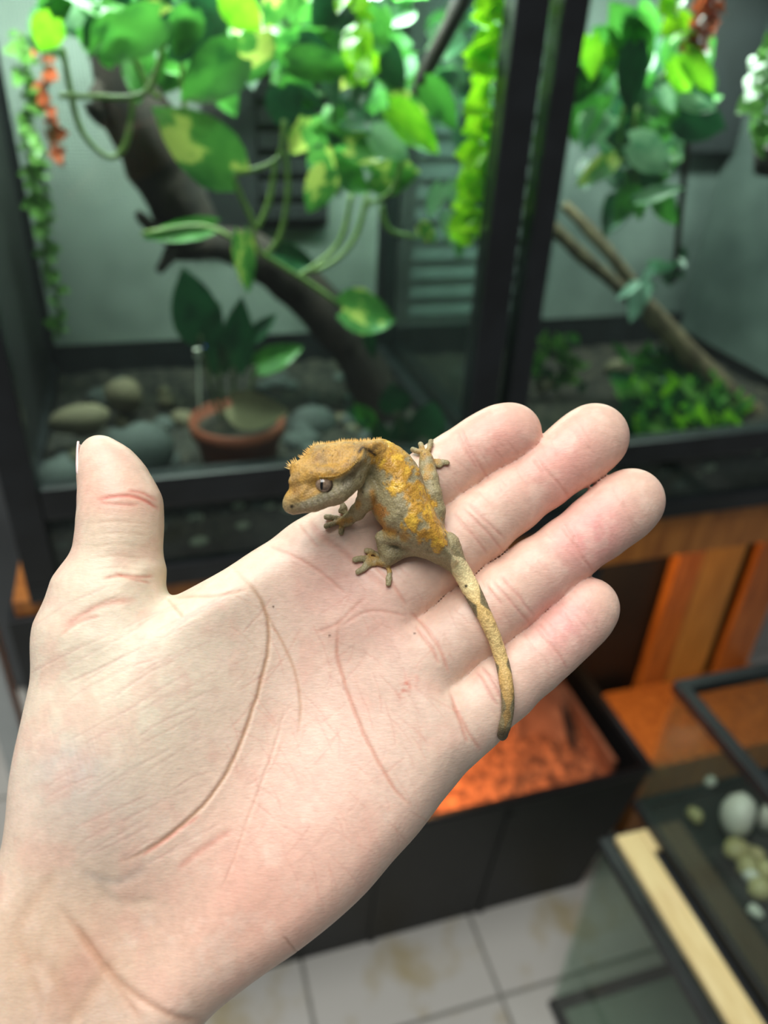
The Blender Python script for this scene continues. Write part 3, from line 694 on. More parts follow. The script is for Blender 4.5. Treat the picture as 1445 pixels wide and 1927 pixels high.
    def spot(px, py, r, c, s=1.0, ed=0.35, ns=12):
        d = np.hypot(x - px, y - py) + (nz - 0.5) * ns * 2 + (nz2 - 0.5) * ns
        k_ = s * np.clip((1 - d / r) / ed, 0, 1); tint(c, k_); return k_
    gl = np.zeros(len(v)); gd = np.zeros(len(v))
    for (px, py, r) in ((716, 845, 26), (733, 858, 32), (748, 882, 28), (744, 912, 20), (764, 892, 18), (778, 930, 25), (790, 952, 24), (778, 978, 18), (800, 968, 18), (814, 1002, 24), (818, 1018, 17)):
        gd = np.maximum(gd, spot(px, py, r * 1.2, gold, 0.95, 0.35, 22))
    for (px, py, r) in ((735, 853, 10), (730, 872, 12), (770, 925, 12), (800, 1000, 12)): spot(px, py, r, deep, 0.5, 0.6)
    for (px, py, r) in ((717, 868, 8), (742, 915, 15), (766, 886, 10), (748, 862, 10), (787, 932, 9), (797, 958, 13), (777, 978, 14), (815, 1022, 11), (832, 1000, 8), (726, 840, 9)): gl += spot(px, py, r * 1.25, glint_gold, 0.8, 0.7, 24)  # bright gold pattern with glints put into the skin colour
    spot(716, 960, 13, (186, 124, 50), 0.8, 0.5); spot(722, 990, 9, (190, 134, 60), 0.7, 0.5)
    d, t = poly_dist([(700, 926), (705, 949), (713, 971), (724, 993), (742, 1002)], x, y); tint((196, 140, 62), np.exp(-0.5 * (d / 4) ** 2) * 0.8)
    # legs
    for (px, py, r) in ((656, 980, 10), (640, 985, 12), (675, 952, 9), (700, 1050, 16), (735, 1004, 14), (762, 1010, 12), (715, 1062, 12), (732, 1072, 10), (800, 852, 20), (806, 880, 12), (802, 900, 10), (818, 866, 12)):
        spot(px, py, r, (182, 138, 58), 0.75, 0.7, 9)
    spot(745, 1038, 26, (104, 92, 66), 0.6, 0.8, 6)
    # head cap
    cap = [(531, 938), (545, 895), (535, 870), (560, 850), (585, 825), (720, 815), (735, 850), (714, 872), (706, 856), (682, 846), (673, 866), (656, 882), (632, 898), (622, 922), (600, 932), (575, 944), (552, 950), (540, 952)]
    P = np.array(cap, float); ins = poly_sdf(cap, x + (nz2 - 0.5) * 6, y + (nz - 0.5) * 6)
    hd = np.clip(-ins / 5, 0, 1); hd[(x > 740) | (n[:, 2] < -0.2)] = 0
    tint((204, 158, 76), hd * 0.92); tint((158, 128, 78), hd * np.clip((fbm(v, 260, 14) - 0.45) * 3.2, 0, 0.8)); tint((150, 108, 50), hd * np.clip((nz - 0.5) * 2.5, 0, 0.6)); tint((204, 158, 72), hd * np.clip((nz2 - 0.5) * 3, 0, 0.6))
    # edge of the cap: bright rim with dark line behind it
    d, t = poly_dist([(600, 899), (632, 897), (656, 884), (673, 868), (681, 849)], x, y)
    tint((214, 160, 60), np.exp(-0.5 * (d / 3) ** 2) * 0.8)
    d, t = poly_dist([(676, 850), (682, 843), (692, 847), (705, 856)], x, y); tint((34, 26, 18), np.exp(-0.5 * (d / 2.6) ** 2) * np.clip(nz2 * 2.2, 0, 1))
    d, t = poly_dist([(672, 870), (664, 892), (650, 908)], x, y); tint((92, 84, 62), np.exp(-0.5 * (d / 6) ** 2) * 0.7)
    # jaw scales, snout, nostril
    d, t = poly_dist([(543, 958), (580, 950), (610, 938), (640, 920), (655, 912)], x, y)
    tint((196, 186, 160), np.exp(-0.5 * (d / 5.5) ** 2) * (0.35 + 0.65 * (np.sin(t * 75) > -0.4)) * 0.75)
    d, t = poly_dist([(536, 955), (560, 962), (600, 953), (640, 934)], x, y); tint((186, 164, 124), np.exp(-0.5 * (d / 5) ** 2) * 0.6)
    tint((172, 148, 98), np.clip(1.2 - np.hypot(x - 545, y - 950) / 20, 0, 0.7)); tint((40, 30, 22), np.clip(1.4 - np.hypot(x - 549, y - 953) / 3.6, 0, 1))
    # tail saddle: pale band narrowing to waists
    d, t = poly_dist([(852, 1048), (868, 1072), (884, 1106), (902, 1140), (917, 1170), (932, 1205), (943, 1240), (951, 1275), (956, 1310), (955, 1340), (948, 1380)], x, y)
    on = (y > 1046) & (x > 842)
    prof = np.interp(t, [0, .04, .10, .20, .255, .29, .36, .48, .60, .635, .70, .80, .88, .92, .95, 1], [4, 13, 20, 20, 12, 5, 16, 17, 15, 8, 15, 12, 4, 9, 4, 0])
    tl = np.clip((prof + (nz - 0.5) * 3 - d) / 2.0, 0, 1) * on
    c_t = np.stack([np.interp(t, [0, .2, .3, .5, .7, .85, 1], [lina((252, 238, 186))[i], lina((248, 226, 166))[i], lina((230, 192, 120))[i], lina((244, 214, 148))[i], lina((224, 186, 116))[i], lina((174, 142, 88))[i], lina((120, 98, 60))[i]]) for i in range(3)], 1)
    col[:] = col + (c_t - col) * tl[:, None]
    tint((124, 100, 60), tl * np.clip((nz2 - 0.52) * (0.8 + 3.0 * np.clip(t, 0, 1)), 0, 0.7) * (t > 0.22)); tint((84, 70, 48), on * (1 - tl) * 0.55 * (y > 1100))
    tint((40, 30, 18), np.clip(1.5 - np.hypot((x - 877), (y - 1103)) / 3.0, 0, 1))
    tint((60, 50, 36), np.clip((y - 1366) / 16, 0, 0.75) * on)
    # freckles
    tint((70, 58, 40), np.clip((vnoise(v, 1900, 11) - 0.84) * 8, 0, 0.7) * (y < 1045))
    v = v + n * (gd * 0.00024 * (0.6 + 0.8 * nz2) + np.clip(gl, 0, 1) * 0.00012 * nf)[:, None]
    me = np_mesh('gecko', v, Q, np.clip(col, 0, 1), gecko_material())
    ga = me.attributes.new('gloss', 'FLOAT', 'POINT'); ga.data.foreach_set('value', np.clip(gl * 0.9 + gd * 0.3 + tl * 0.15, 0, 1).astype(np.float32))
    o = bpy.data.objects.new('gecko', me); COL.objects.link(o); o.matrix_world = HM
    tag(o, 'small olive and gold crested gecko resting across the fingers of the open hand', 'gecko')

    def child(name, vs, fs, m, parent=o, smooth=True):
        me = bpy.data.meshes.new(name); me.from_pydata([tuple(p) for p in vs], [], fs); me.materials.append(m); me.update()
        if smooth: me.polygons.foreach_set('use_smooth', [True] * len(me.polygons))
        c = bpy.data.objects.new(name, me); COL.objects.link(c); c.parent = parent; return c
    # top surface of gecko at a pixel
    def GT(px, py, rad=3):
        m = (np.abs(x - px) < rad) & (np.abs(y - py) < rad) & (n[:, 2] > 0); return v[m][np.argmax(v[m][:, 2])] if m.any() else L(px, py, 0.02)
    # eye: dome with dark rim, brown iris and slit pupil
    e = GT(609, 911); top = e[2]; ctr = L(609, 911, top - 0.0010); tocam = np.array([(CAM - HO) @ HX, (CAM - HO) @ HY, (CAM - HO) @ HN]) - ctr
    tocam = tocam / np.linalg.norm(tocam); ax = tocam + np.array([-0.25, -0.10, 0]); ax /= np.linalg.norm(ax)
    ex = np.cross([0, 1, 0], ax); ex /= np.linalg.norm(ex); ey = np.cross(ax, ex)
    def dome(R, th, off, n1=24, n2=8):
        vs = [ctr + ax * (R + off)]; fs = []
        for i in range(1, n2 + 1):
            a_ = th * i / n2
            for k_ in range(n1):
                p_ = 2 * math.pi * k_ / n1; vs.append(ctr + ax * (R * math.cos(a_) + off) + R * math.sin(a_) * (ex * math.cos(p_) + ey * math.sin(p_)))
        for k_ in range(n1): fs.append((0, 1 + k_, 1 + (k_ + 1) % n1))
        for i in range(n2 - 1):
            for k_ in range(n1): fs.append((1 + i * n1 + k_, 1 + (i + 1) * n1 + k_, 1 + (i + 1) * n1 + (k_ + 1) % n1, 1 + i * n1 + (k_ + 1) % n1))
        return vs, fs
    R = 16.5 * mpp(609, 911, 0.024)
    vs, fs = dome(R, 1.75, 0); eye = child('eye', vs, fs, mat('gecko_iris', (112, 92, 74), (150, 128, 106), 0.12, 1500, coat=1.0)); eye['label'] = 'brown eye with a dark vertical slit'
    # rim ring
    vs = []; fs = []; n1, n2 = 32, 8
    for k_ in range(n1):
        p_ = 2 * math.pi * k_ / n1; c = ex * math.cos(p_) + ey * math.sin(p_)
        for j in range(n2):
            q_ = 2 * math.pi * j / n2; vs.append(ctr + c * (R * 0.98 + 0.00028 * math.cos(q_)) + ax * (R * 0.25 + 0.00028 * math.sin(q_)))
    fs = [(k_ * n2 + j, ((k_ + 1) % n1) * n2 + j, ((k_ + 1) % n1) * n2 + (j + 1) % n2, k_ * n2 + (j + 1) % n2) for k_ in range(n1) for j in range(n2)]
    child('eyelid_rim', vs, fs, mat('dark_rim', (52, 38, 24), (70, 54, 34), 0.5, 900), eye)
    # pupil: thin lens just proud of the iris
    vs = []; nn_ = 14; pv = ey * 0.98 + ex * 0.10
    for sgn in (-1, 1):
        for i in range(nn_ + 1):
            tt = -1 + 2 * i / nn_; wd = 0.17 * R * (1 - tt * tt) ** 0.7 * sgn; q = pv * tt * 0.68 * R + ex * wd
            vs.append(ctr + q + ax * (math.sqrt(max(R * R - q @ q, 0)) + 0.00004))
    fs = [(i, i + 1, nn_ + 2 + i, nn_ + 1 + i) for i in range(nn_)]
    child('pupil', vs, fs, mat('pupil_black', (6, 5, 5), (10, 9, 8), 0.1, 100, coat=1.0), eye)
    # crest spines along brow, nape and cap edge
    lines = [([(541, 882), (544, 875), (552, 870), (560, 867)], 8, 8.0), ([(566, 864), (572, 856), (578, 848), (586, 839), (594, 837)], 13, 6.5),
             ([(594, 837), (620, 834), (650, 831), (677, 830), (700, 830), (719, 831)], 44, 5.0), ([(600, 896), (632, 894), (656, 881), (673, 865)], 22, 2.2)]
    vs = []; fs = []
    for pl_, cnt, ln in lines:
        Pl = spline([np.array(p, float) for p in pl_], [0] * len(pl_), 8)[0]; Pl = np.array(Pl)
        sd = np.r_[0, np.cumsum(np.linalg.norm(np.diff(Pl, axis=0), axis=1))]
        for i in range(cnt):
            q = sd[-1] * (i + 0.5 * rng.random()) / cnt; px = np.interp(q, sd, Pl[:, 0]); py = np.interp(q, sd, Pl[:, 1])
            tx = np.interp(q + 2, sd, Pl[:, 0]) - np.interp(q - 2, sd, Pl[:, 0]); ty = np.interp(q + 2, sd, Pl[:, 1]) - np.interp(q - 2, sd, Pl[:, 1]); tl_ = math.hypot(tx, ty) + 1e-6
            nx_, ny_ = ty / tl_, -tx / tl_
            l_ = ln * rng.uniform(0.7, 1.35)
            h0 = GT(px, py)[2] - 0.0001
            if ln > 2.5:        # walk out to the rim of the head, then root the spine there
                lastp = None
                for st in np.arange(-6, 14, 0.7):
                    mm = (np.abs(x - px - nx_ * st) < 1.3) & (np.abs(y - py - ny_ * st) < 1.3)
                    if mm.any(): lastp = (st, float(v[mm][:, 2].mean()))
                    elif lastp: break
                if lastp: px += nx_ * lastp[0]; py += ny_ * lastp[0]; h0 = lastp[1]
            b_ = L(px - nx_ * 1.5, py - ny_ * 1.5, h0); tip = L(px + nx_ * l_, py + ny_ * l_, h0 + (0.0002 if ln > 2.5 else 0.0005))
            dr = tip - b_; dr /= np.linalg.norm(dr); a1 = np.cross(dr, [0.3, 0.2, 1]); a1 /= np.linalg.norm(a1); a2 = np.cross(dr, a1); r_ = 1.7 * mpp(px, py)
            o_ = len(vs); vs += [b_ + (a1 * math.cos(k_ * 1.257) + a2 * math.sin(k_ * 1.257)) * r_ for k_ in range(5)] + [tip]
            fs += [(o_ + k_, o_ + (k_ + 1) % 5, o_ + 5) for k_ in range(5)]
    cr = child('crest_spines', vs, fs, mat('spine_gold', (222, 176, 84), (236, 204, 130), 0.5, 400), smooth=False)
    cr['label'] = 'row of tiny golden crest spines'; cr['kind'] = 'stuff'
    return o
gecko = build_gecko()
# ------------------------------------------------------------------ the room
TOP = 1.36                       # top of the terrariums
def part(name, m, parent, a, b, bev=0.0015): return MB().box(a, b, bev).build(name, m, parent)

floor = MB().box((-1.6, -1.2, -0.05), (1.8, 0.70, -0.006)).build('floor', M['grout'], base=(0, 0, 0)); structure(floor)
ts = 0.285; tile_me = {}
for kind in ('tile', 'tilestain'):
    tile_me[kind] = MB().box((-ts / 2 + 0.003, -ts / 2 + 0.003, -0.008), (ts / 2 - 0.003, ts / 2 - 0.003, 0.0), 0.0015).mesh('tile', M[kind])
g0 = atz(888, 1735, 0)
for i in range(-6, 5):
    for j in range(-4, 3):
        s_, d_ = g0[0] + (i + 0.5) * ts, -0.168 + (j + 0.5) * ts
        if d_ > 0.68 or s_ > 1.7: continue
        t = bpy.data.objects.new('tile', tile_me['tilestain' if (i * 7 + j * 3) % 2 == 0 or (j == 0 and i in (0, -1)) else 'tile']); COL.objects.link(t); t.parent = floor
        t.location = (s_, d_, 0.0)
wb = MB().box((-1.6, 0.70, -0.05), (1.8, 0.76, 2.4)).build('wall_back', M['wall'], base=(0, 0.7, 0)); structure(wb)

# ------------------------------------------------------------------ terrariums
def led_bar(s0, s1, label, power):
    t = thing('led_light_bar', ((s0 + s1) / 2, 0.20, TOP - 0.012), label, 'lamp')
    part('housing', M['black'], t, (s0, 0.17, TOP - 0.008), (s1, 0.23, TOP + 0.018), 0.003)
    MB().box((s0 + 0.01, 0.175, TOP - 0.012), (s1 - 0.01, 0.225, TOP - 0.008)).build('diffuser', emis_mat('led_diffuser', (235, 255, 245), 1.0), t)
    l = area_light('led_light', c2w(((s0 + s1) / 2, 0.20, TOP - 0.016)), c2w(((s0 + s1) / 2, 0.20, 0)), s1 - s0 - 0.02, 0.05, power, (0.93, 1.0, 0.93))
    l.rotation_euler = (0, 0, YAW)
def terrarium(s0, s1, lp, rp, label, depth=0.42, rail=(0.838, 0.872)):
    zb = 0.742
    t = thing('terrarium', ((s0 + s1) / 2, depth / 2, zb), label, 'terrarium')
    B = M['black']; g = 0.0004
    part('bottom_rail', B, t, (s0, -0.004, zb), (s1, 0.02, zb + 0.024))
    part('door_rail', B, t, (s0 + lp + g, -0.004, rail[0]), (s1 - rp - g, 0.018, rail[1]), 0.003)
    part('post', B, t, (s0, -0.004, zb + 0.024), (s0 + lp, 0.022, TOP), 0.002)
    part('post', B, t, (s1 - rp, -0.004, zb + 0.024), (s1, 0.022, TOP), 0.002)
    part('post', B, t, (s0, depth - 0.022, zb), (s0 + 0.022, depth, TOP), 0.002)
    part('post', B, t, (s1 - 0.022, depth - 0.022, zb), (s1, depth, TOP), 0.002)
    part('top_rail', B, t, (s0, -0.003, TOP), (s1, 0.022, TOP + 0.02)); part('top_rail', B, t, (s0, depth - 0.022, TOP), (s1, depth, TOP + 0.02))
    part('back_rail', B, t, (s0 + 0.022, depth - 0.03, zb + 0.06), (s1 - 0.022, depth - 0.002, 0.872))
    part('side_rail', B, t, (s0, 0.022, zb), (s0 + 0.02, depth - 0.022, zb + 0.10)); part('side_rail', B, t, (s1 - 0.02, 0.022, zb), (s1, depth - 0.022, zb + 0.10))
    part('base_tray', M['blackplastic'], t, (s0 + 0.02, 0.02, zb), (s1 - 0.02, depth - 0.03, zb + 0.012))
    part('light_block_lid', B, t, (s0 + 0.002, 0.0225, TOP + 0.0185), (s1 - 0.002, depth - 0.0225, TOP + 0.024))  # unseen solid cover added to keep ceiling light out of the interior
    MB().box((s0 + lp, 0.004, rail[1]), (s1 - rp, 0.008, TOP)).build('front_pane', M['glass'], t)
    MB().box((s0 + lp, 0.004, zb + 0.024), (s1 - rp, 0.008, rail[0])).build('lower_pane', M['dirtyglass'], t)
    MB().box((s0 + 0.004, 0.022, zb + 0.10), (s0 + 0.007, depth - 0.022, TOP)).build('side_pane', M['glass'], t)
    MB().box((s1 - 0.007, 0.022, zb + 0.10), (s1 - 0.004, depth - 0.022, TOP)).build('side_pane', M['glass'], t)
    return t
T1 = (-0.372, 0.1185); T2 = (0.131, 0.66)
ter1 = terrarium(*T1, 0.030, 0.031, 'black framed glass terrarium with terracotta pot and pothos vines inside')
ter2 = terrarium(*T2, 0.023, 0.026, 'black framed glass terrarium with leaning branches and red foliage inside', rail=(0.826, 0.856))
led_bar(-0.35, 0.10, 'black LED light bar above the terrarium with the terracotta pot', 8.0)
led_bar(0.17, 0.64, 'black LED light bar above the terrarium with the leaning branches', 6.5)
# lock plate on the middle posts
# backs: white mesh cloth on the left, dark louvres behind the middle
MB().box((-0.350, 0.388, 0.872), (0.096, 0.392, TOP)).build('mesh_screen', M['screen'], ter1)
MB().box((-0.3625, 0.022, 0.843), (-0.3595, 0.388, TOP)).build('side_panel', M['blackplastic'], ter1)
vb = thing('vent_panel', (-0.042, 0.375, 1.02), 'dark vent panel with narrow slats hanging on the mesh cloth behind the pothos', 'panel')
part('backing', M['blackplastic'], vb, (-0.135, 0.376, 1.022), (0.022, 0.3875, 1.30))
for k in range(9): part('slat', M['slatdark'], vb, (-0.070, 0.366, 1.034 + k * 0.028), (0.018, 0.3755, 1.052 + k * 0.028), 0.001)
part('stile', M['slatdark'], vb, (-0.135, 0.364, 1.022), (-0.073, 0.3755, 1.30))
lv = thing('louvre_panel', (0.24, 0.44, 0.0), 'dark louvred screen with grey horizontal slats standing behind both terrariums', 'panel')
part('stile', M['slat'], lv, (0.122, 0.432, 0.0), (0.142, 0.456, TOP)); part('stile', M['slatdark'], lv, (0.40, 0.432, 0.0), (0.42, 0.456, TOP))
part('backing', M['blackplastic'], lv, (0.1425, 0.452, 0.0), (0.3995, 0.456, TOP))
sl = MB().box((0.1425, -0.006, -0.013), (0.3995, 0.006, 0.013), 0.002).mesh('slat', M['slat'])
b0 = BASE[lv.name]
for k in range(22):
    o = bpy.data.objects.new('slat', sl); COL.objects.link(o); o.parent = lv
    o.location = (-b0[0], 0.442 - b0[1], 0.74 + k * 0.0285 - b0[2]); o.rotation_euler = (math.radians(-28), 0, 0)
# grey backdrop of the right terrarium
MB().box((0.372, 0.388, 0.873), (0.636, 0.392, TOP)).build('back_panel', M['backgrey'], ter2)
MB().box((0.634, 0.030, 0.846), (0.637, 0.386, TOP)).build('side_panel', M['backgrey'], ter2)

c1, c2 = cab(1290, 150, 0.365), cab(1425, 150, 0.365)
MB().box((c1[0], 0.362, 1.12), (min(c2[0], 0.632), 0.372, TOP), 0.002).build('corner_panel', M['slatdark'], ter2)
# substrate beds
def bed(name, s0, s1, z0, zf, zb_, m, label, cat, d0=0.010, d1=0.386, n=(70, 50), amp=0.006, seed=1):
    mb = MB(); xs = np.linspace(s0, s1, n[0]); ys = np.linspace(d0, d1, n[1]); G = np.array([(a, b, 0.0) for a in xs for b in ys])
    hz = fbm(G + 3.1, 90, seed) * amp * 2 - amp + fbm(G + 1.7, 14, seed + 2) * amp * 2 - amp
    for i in range(len(G)): G[i, 2] = zf + (zb_ - zf) * (G[i, 1] - d0) / (d1 - d0) + hz[i]
    fs = [(i * n[1] + j, (i + 1) * n[1] + j, (i + 1) * n[1] + j + 1, i * n[1] + j + 1) for i in range(n[0] - 1) for j in range(n[1] - 1)]
    vs = [tuple(g) for g in G]; o0 = len(vs)
    edge = [i * n[1] for i in range(n[0])] + [(n[0] - 1) * n[1] + j for j in range(1, n[1])] + [i * n[1] + n[1] - 1 for i in range(n[0] - 2, -1, -1)] + [j for j in range(n[1] - 2, 0, -1)]
    for e in edge: vs.append((vs[e][0], vs[e][1], z0))
    k = len(edge); fs += [(edge[i], o0 + i, o0 + (i + 1) % k, edge[(i + 1) % k]) for i in range(k)][::1]
    fs.append(tuple(range(o0 + k - 1, o0 - 1, -1)))
    mb.add(vs, fs); o = mb.build(name, m, smooth=True); return tag(o, label, cat, kind='stuff')
bed('gravel_bed', -0.350, 0.096, 0.755, 0.836, 0.832, M['gravel'], 'dark gravel and soil bed around the terracotta pot', 'gravel', seed=3)
bed('soil_bed', 0.153, 0.638, 0.755, 0.826, 0.824, M['soil'], 'dark soil bed under the leaning branches', 'soil', seed=5)

# stones
def stone_mesh(seed, m, sub=2):
    bm = bmesh.new(); bmesh.ops.create_icosphere(bm, subdivisions=sub, radius=1.0)
    P = np.array([v.co[:] for v in bm.verts]); k = 0.75 + 0.5 * vnoise(P + 5, 1.1, seed) + 0.08 * vnoise(P + 9, 3.0, seed)
    for v, kk in zip(bm.verts, k): v.co *= kk
    me = bpy.data.meshes.new('stone'); bm.to_mesh(me); bm.free(); me.materials.append(m); me.polygons.foreach_set('use_smooth', [True] * len(me.polygons)); return me
def stone(me, c, size, label, group=None, cat='stone', name='stone', rz=0.0):
    o = bpy.data.objects.new(name, me); COL.objects.link(o)
    o.matrix_world = Matrix.Translation(Vector(c2w(c))) @ CABROT @ Matrix.Rotation(rz, 4, 'Z') @ Matrix.Diagonal((size[0], size[1], size[2], 1)); return tag(o, label, cat, group)
SM = {k: [stone_mesh(i * 5 + j, M[k]) for j in range(3)] for i, k in enumerate(('stone', 'stonetan', 'stonepale', 'stonewhite', 'stonegold'))}
stone(SM['stone'][0], cab(262, 858, 0.05), (0.036, 0.030, 0.034), 'large rounded grey stone on the gravel beside the terracotta pot')
stone(SM['stone'][1], cab(112, 905, 0.04), (0.026, 0.024, 0.022), 'rounded grey stone on the gravel in the corner behind the raised thumb')
stone(SM['stonetan'][0], cab(150, 790, 0.14), (0.032, 0.02, 0.018), 'flat tan slab of rock on the gravel behind the thumb')
stone(SM['stonetan'][1], cab(232, 745, 0.22), (0.022, 0.02, 0.024), 'upright tan rock on the gravel under the mesh cloth')
stone(SM['stone'][2], cab(585, 800, 0.16), (0.03, 0.024, 0.022), 'rounded grey stone on the gravel behind the gecko')
stone(SM['stonetan'][2], cab(1022, 722, 0.2), (0.013, 0.012, 0.012), 'small tan stone on the soil beside the small bushy plant', cat='stone')
stone(SM['stonetan'][0], cab(1160, 690, 0.27), (0.020, 0.014, 0.013), 'pinkish tan stone on the soil behind the green fern')
r2 = np.random.default_rng(4); done = 0
while done < 46:
    px, py = r2.uniform(85, 700), r2.uniform(705, 880); c = atz(px, py, 0.838)
    if not (-0.33 < c[0] < 0.07 and 0.03 < c[1] < 0.36): continue
    if 350 < px < 545 and py > 740: continue
    q = r2.uniform(0.005, 0.014); k = 'stone' if r2.random() < 0.55 else 'stonetan'
    stone(SM[k][done % 3], (c[0], c[1], 0.834 + q * 0.4), (q * 1.3, q, q * 0.8), ('small grey' if k == 'stone' else 'small tan') + ' pebble lying on the gravel bed around the terracotta pot', 'pebbles on the gravel bed', 'pebble', 'pebble', r2.uniform(0, 6)); done += 1
# pebbles pressed against the lower panes
for k in range(54):
    side = k % 2; c = (r2.uniform(-0.335, 0.08) if side == 0 else r2.uniform(0.17, 0.62), 0.013, r2.uniform(0.776, 0.825)); q = r2.uniform(0.004, 0.011)
    kk = 'stone' if r2.random() < 0.4 else 'stonepale'
    stone(SM[kk][k % 3], c, (q * 1.4, 0.004, q * 0.8), ('dark grey' if kk == 'stone' else 'pale') + ' pebble pressed against the lower pane of the terrarium with ' + ('the terracotta pot' if side == 0 else 'leaning branches'),
          'pebbles seen through the lower panes', 'pebble', 'pebble')

# ------------------------------------------------------------------ leaves
def leaf_mesh(m, cup=0.25, droop=0.18, seed=0, heart=True, n=8, half=3):
    vs = []; fs = []; r_ = np.random.default_rng(seed)
    for i in range(n + 1):
        t = i / n
        w = 0.5 * (math.sin(math.pi * min(1, t ** 0.62)) ** 0.75 if 0 < t < 1 else 0.0) * (1.0 if t < 0.75 else 1 - 0.25 * (t - 0.75) / 0.25)
        if i == 0: w = 0.05 if not heart else 0.20
        for j in range(-half, half + 1):
            u = j / half; xx = u * w
            yy = t - (0.13 * abs(u) ** 1.3 * (1 - t) ** 3 if heart else 0) 
            vs.append((xx, yy, -cup * abs(xx) ** 1.4 * 1.2 * -1 - droop * t * t + 0.018 * r_.standard_normal() * (abs(u) > 0.9)))
    k = 2 * half + 1
    for i in range(n):
        for j in range(k - 1): fs.append((i * k + j, i * k + j + 1, (i + 1) * k + j + 1, (i + 1) * k + j))
    me = bpy.data.meshes.new('leaf'); me.from_pydata(vs, [], fs); me.materials.append(m); me.update()
    me.polygons.foreach_set('use_smooth', [True] * len(me.polygons)); return me
LM = {k: [leaf_mesh(M[k], 0.15 + 0.15 * i, 0.1 + 0.12 * i, i) for i in range(3)] for k in ('green', 'greendark', 'variegated', 'bright', 'palegreen')}
SL = {k: [leaf_mesh(M[k], 0.2, 0.1 + 0.1 * i, i, False, 5, 1) for i in range(2)] for k in ('lime', 'smallgreen', 'red', 'silver', 'green', 'greendark', 'bright')}
LMW = {}
def thing_matrix(base): return Matrix.Translation(Vector(c2w(base))) @ CABROT
def leaf(plant, me, base_w, tip_w, wr, facing=None, twist=0.0, name='leaf'):
    b = Vector(base_w); y = Vector(tip_w) - b; ln = y.length; y.normalize()
    f = Vector(facing) if facing is not None else (Vector(CAM) - b).normalized() + Vector((0, 0, 0.35))
    z = (f - y * f.dot(y)).normalized(); x = y.cross(z); R = Matrix.Rotation(twist, 4, y)
    Mx = Matrix((( x[0], y[0], z[0], 0), (x[1], y[1], z[1], 0), (x[2], y[2], z[2], 0), (0, 0, 0, 1)))
    W = Matrix.Translation(b) @ R @ Mx @ Matrix.Diagonal((ln * wr, ln, ln, 1))
    o = bpy.data.objects.new(name, me); COL.objects.link(o); o.parent = plant
    o.matrix_basis = thing_matrix(BASE[plant.name]).inverted() @ W; return o
def pw(px, py, d): return c2w(cab(px, py, d))
def pleaf(plant, kind, p0, p1, d, wr=0.75, dd=0.0, tw=None, var=None):
    me = LM[kind][random.randrange(3) if var is None else var]
    return leaf(plant, me, pw(*p0, d), pw(*p1, d + dd), wr, twist=random.uniform(-0.45, 0.45) if tw is None else tw)
def vine(plant, pts, d, r, m='stem', name='stem'):
    P = [cab(p[0], p[1], p[2] if len(p) > 2 else d) for p in pts]
    return MB().tube(P, r, 6, 4).build(name, M[m], plant, smooth=True)
def cluster(plant, n, box, dr, kinds, ls, seed, down=0.7):
    r_ = random.Random(seed)
    for i in range(n):
        px, py = r_.uniform(box[0], box[2]), r_.uniform(box[1], box[3]); d = r_.uniform(*dr); an = r_.gauss(math.pi / 2, 0.9) if r_.random() < down else r_.uniform(0, 6.28); l = r_.uniform(*ls)
        k = r_.choice(kinds)
        leaf(plant, LM[k][r_.randrange(3)], pw(px, py, d), pw(px + l * math.cos(an), py + l * math.sin(an), d - r_.uniform(0, 0.03)), r_.uniform(0.65, 0.9), twist=r_.uniform(-0.8, 0.8))

# pothos trailing from the top of the left terrarium
po = thing('pothos', cab(480, 90, 0.15), 'large trailing pothos with variegated heart leaves hanging above the terracotta pot', 'plant')
cluster(po, 90, (180, -70, 720, 130), (0.10, 0.34), ['green', 'green', 'greendark', 'greendark', 'variegated', 'green'], (50, 105), 3)
cluster(po, 22, (560, 150, 760, 330), (0.14, 0.24), ['green', 'greendark', 'green', 'variegated'], (55, 95), 5)
cluster(po, 10, (20, -40, 190, 70), (0.12, 0.22), ['green', 'greendark', 'palegreen'], (70, 100), 8)
cluster(po, 18, (740, -20, 890, 240), (0.2, 0.3), ['green', 'greendark', 'palegreen'], (50, 90), 9)
for k, a, b, d, wr in [('variegated', (438, 326), (288, 200), 0.06, 0.68), ('green', (450, 105), (338, 188), 0.08, 0.72), ('bright', (100, 34), (72, 98), 0.08, 0.95), ('green', (300, 35), (185, 108), 0.08, 0.62),
                       ('bright', (425, -10), (495, 58), 0.07, 0.85), ('greendark', (530, 165), (542, 252), 0.09, 0.9), ('green', (545, 120), (672, 128), 0.07, 0.55), ('variegated', (455, 440), (468, 556), 0.06, 0.38), ('variegated', (645, 582), (748, 600), 0.06, 0.85),
                       ('variegated', (618, 320), (578, 402), 0.09, 0.7), ('bright', (735, 205), (832, 288), 0.10, 0.55), ('green', (800, 160), (864, 245), 0.12, 0.6), ('palegreen', (700, 252), (772, 296), 0.10, 0.7), ('greendark', (515, 475), (598, 500), 0.16, 0.55),
                       ('green', (400, 425), (268, 448), 0.14, 0.32), ('green', (640, 330), (700, 360), 0.12, 0.7), ('variegated', (790, 425), (822, 455), 0.13, 0.7), ('palegreen', (830, 350), (805, 410), 0.13, 0.6), ('palegreen', (858, 340), (870, 400), 0.13, 0.8),
                       ('palegreen', (840, 400), (856, 470), 0.13, 0.5), ('green', (870, 440), (862, 490), 0.13, 0.5), ('greendark', (660, 560), (705, 590), 0.10, 0.9), ('greendark', (690, 610), (705, 680), 0.12, 0.35), ('variegated', (490, 60), (470, 160), 0.09, 0.8), ('green', (360, 20), (330, 110), 0.09, 0.75),
                       ('bright', (655, 95), (690, 165), 0.09, 0.6), ('green', (215, 120), (180, 60), 0.12, 0.8)]:
    pleaf(po, k, a, b, d, wr, tw=random.uniform(-0.2, 0.2), var=0)
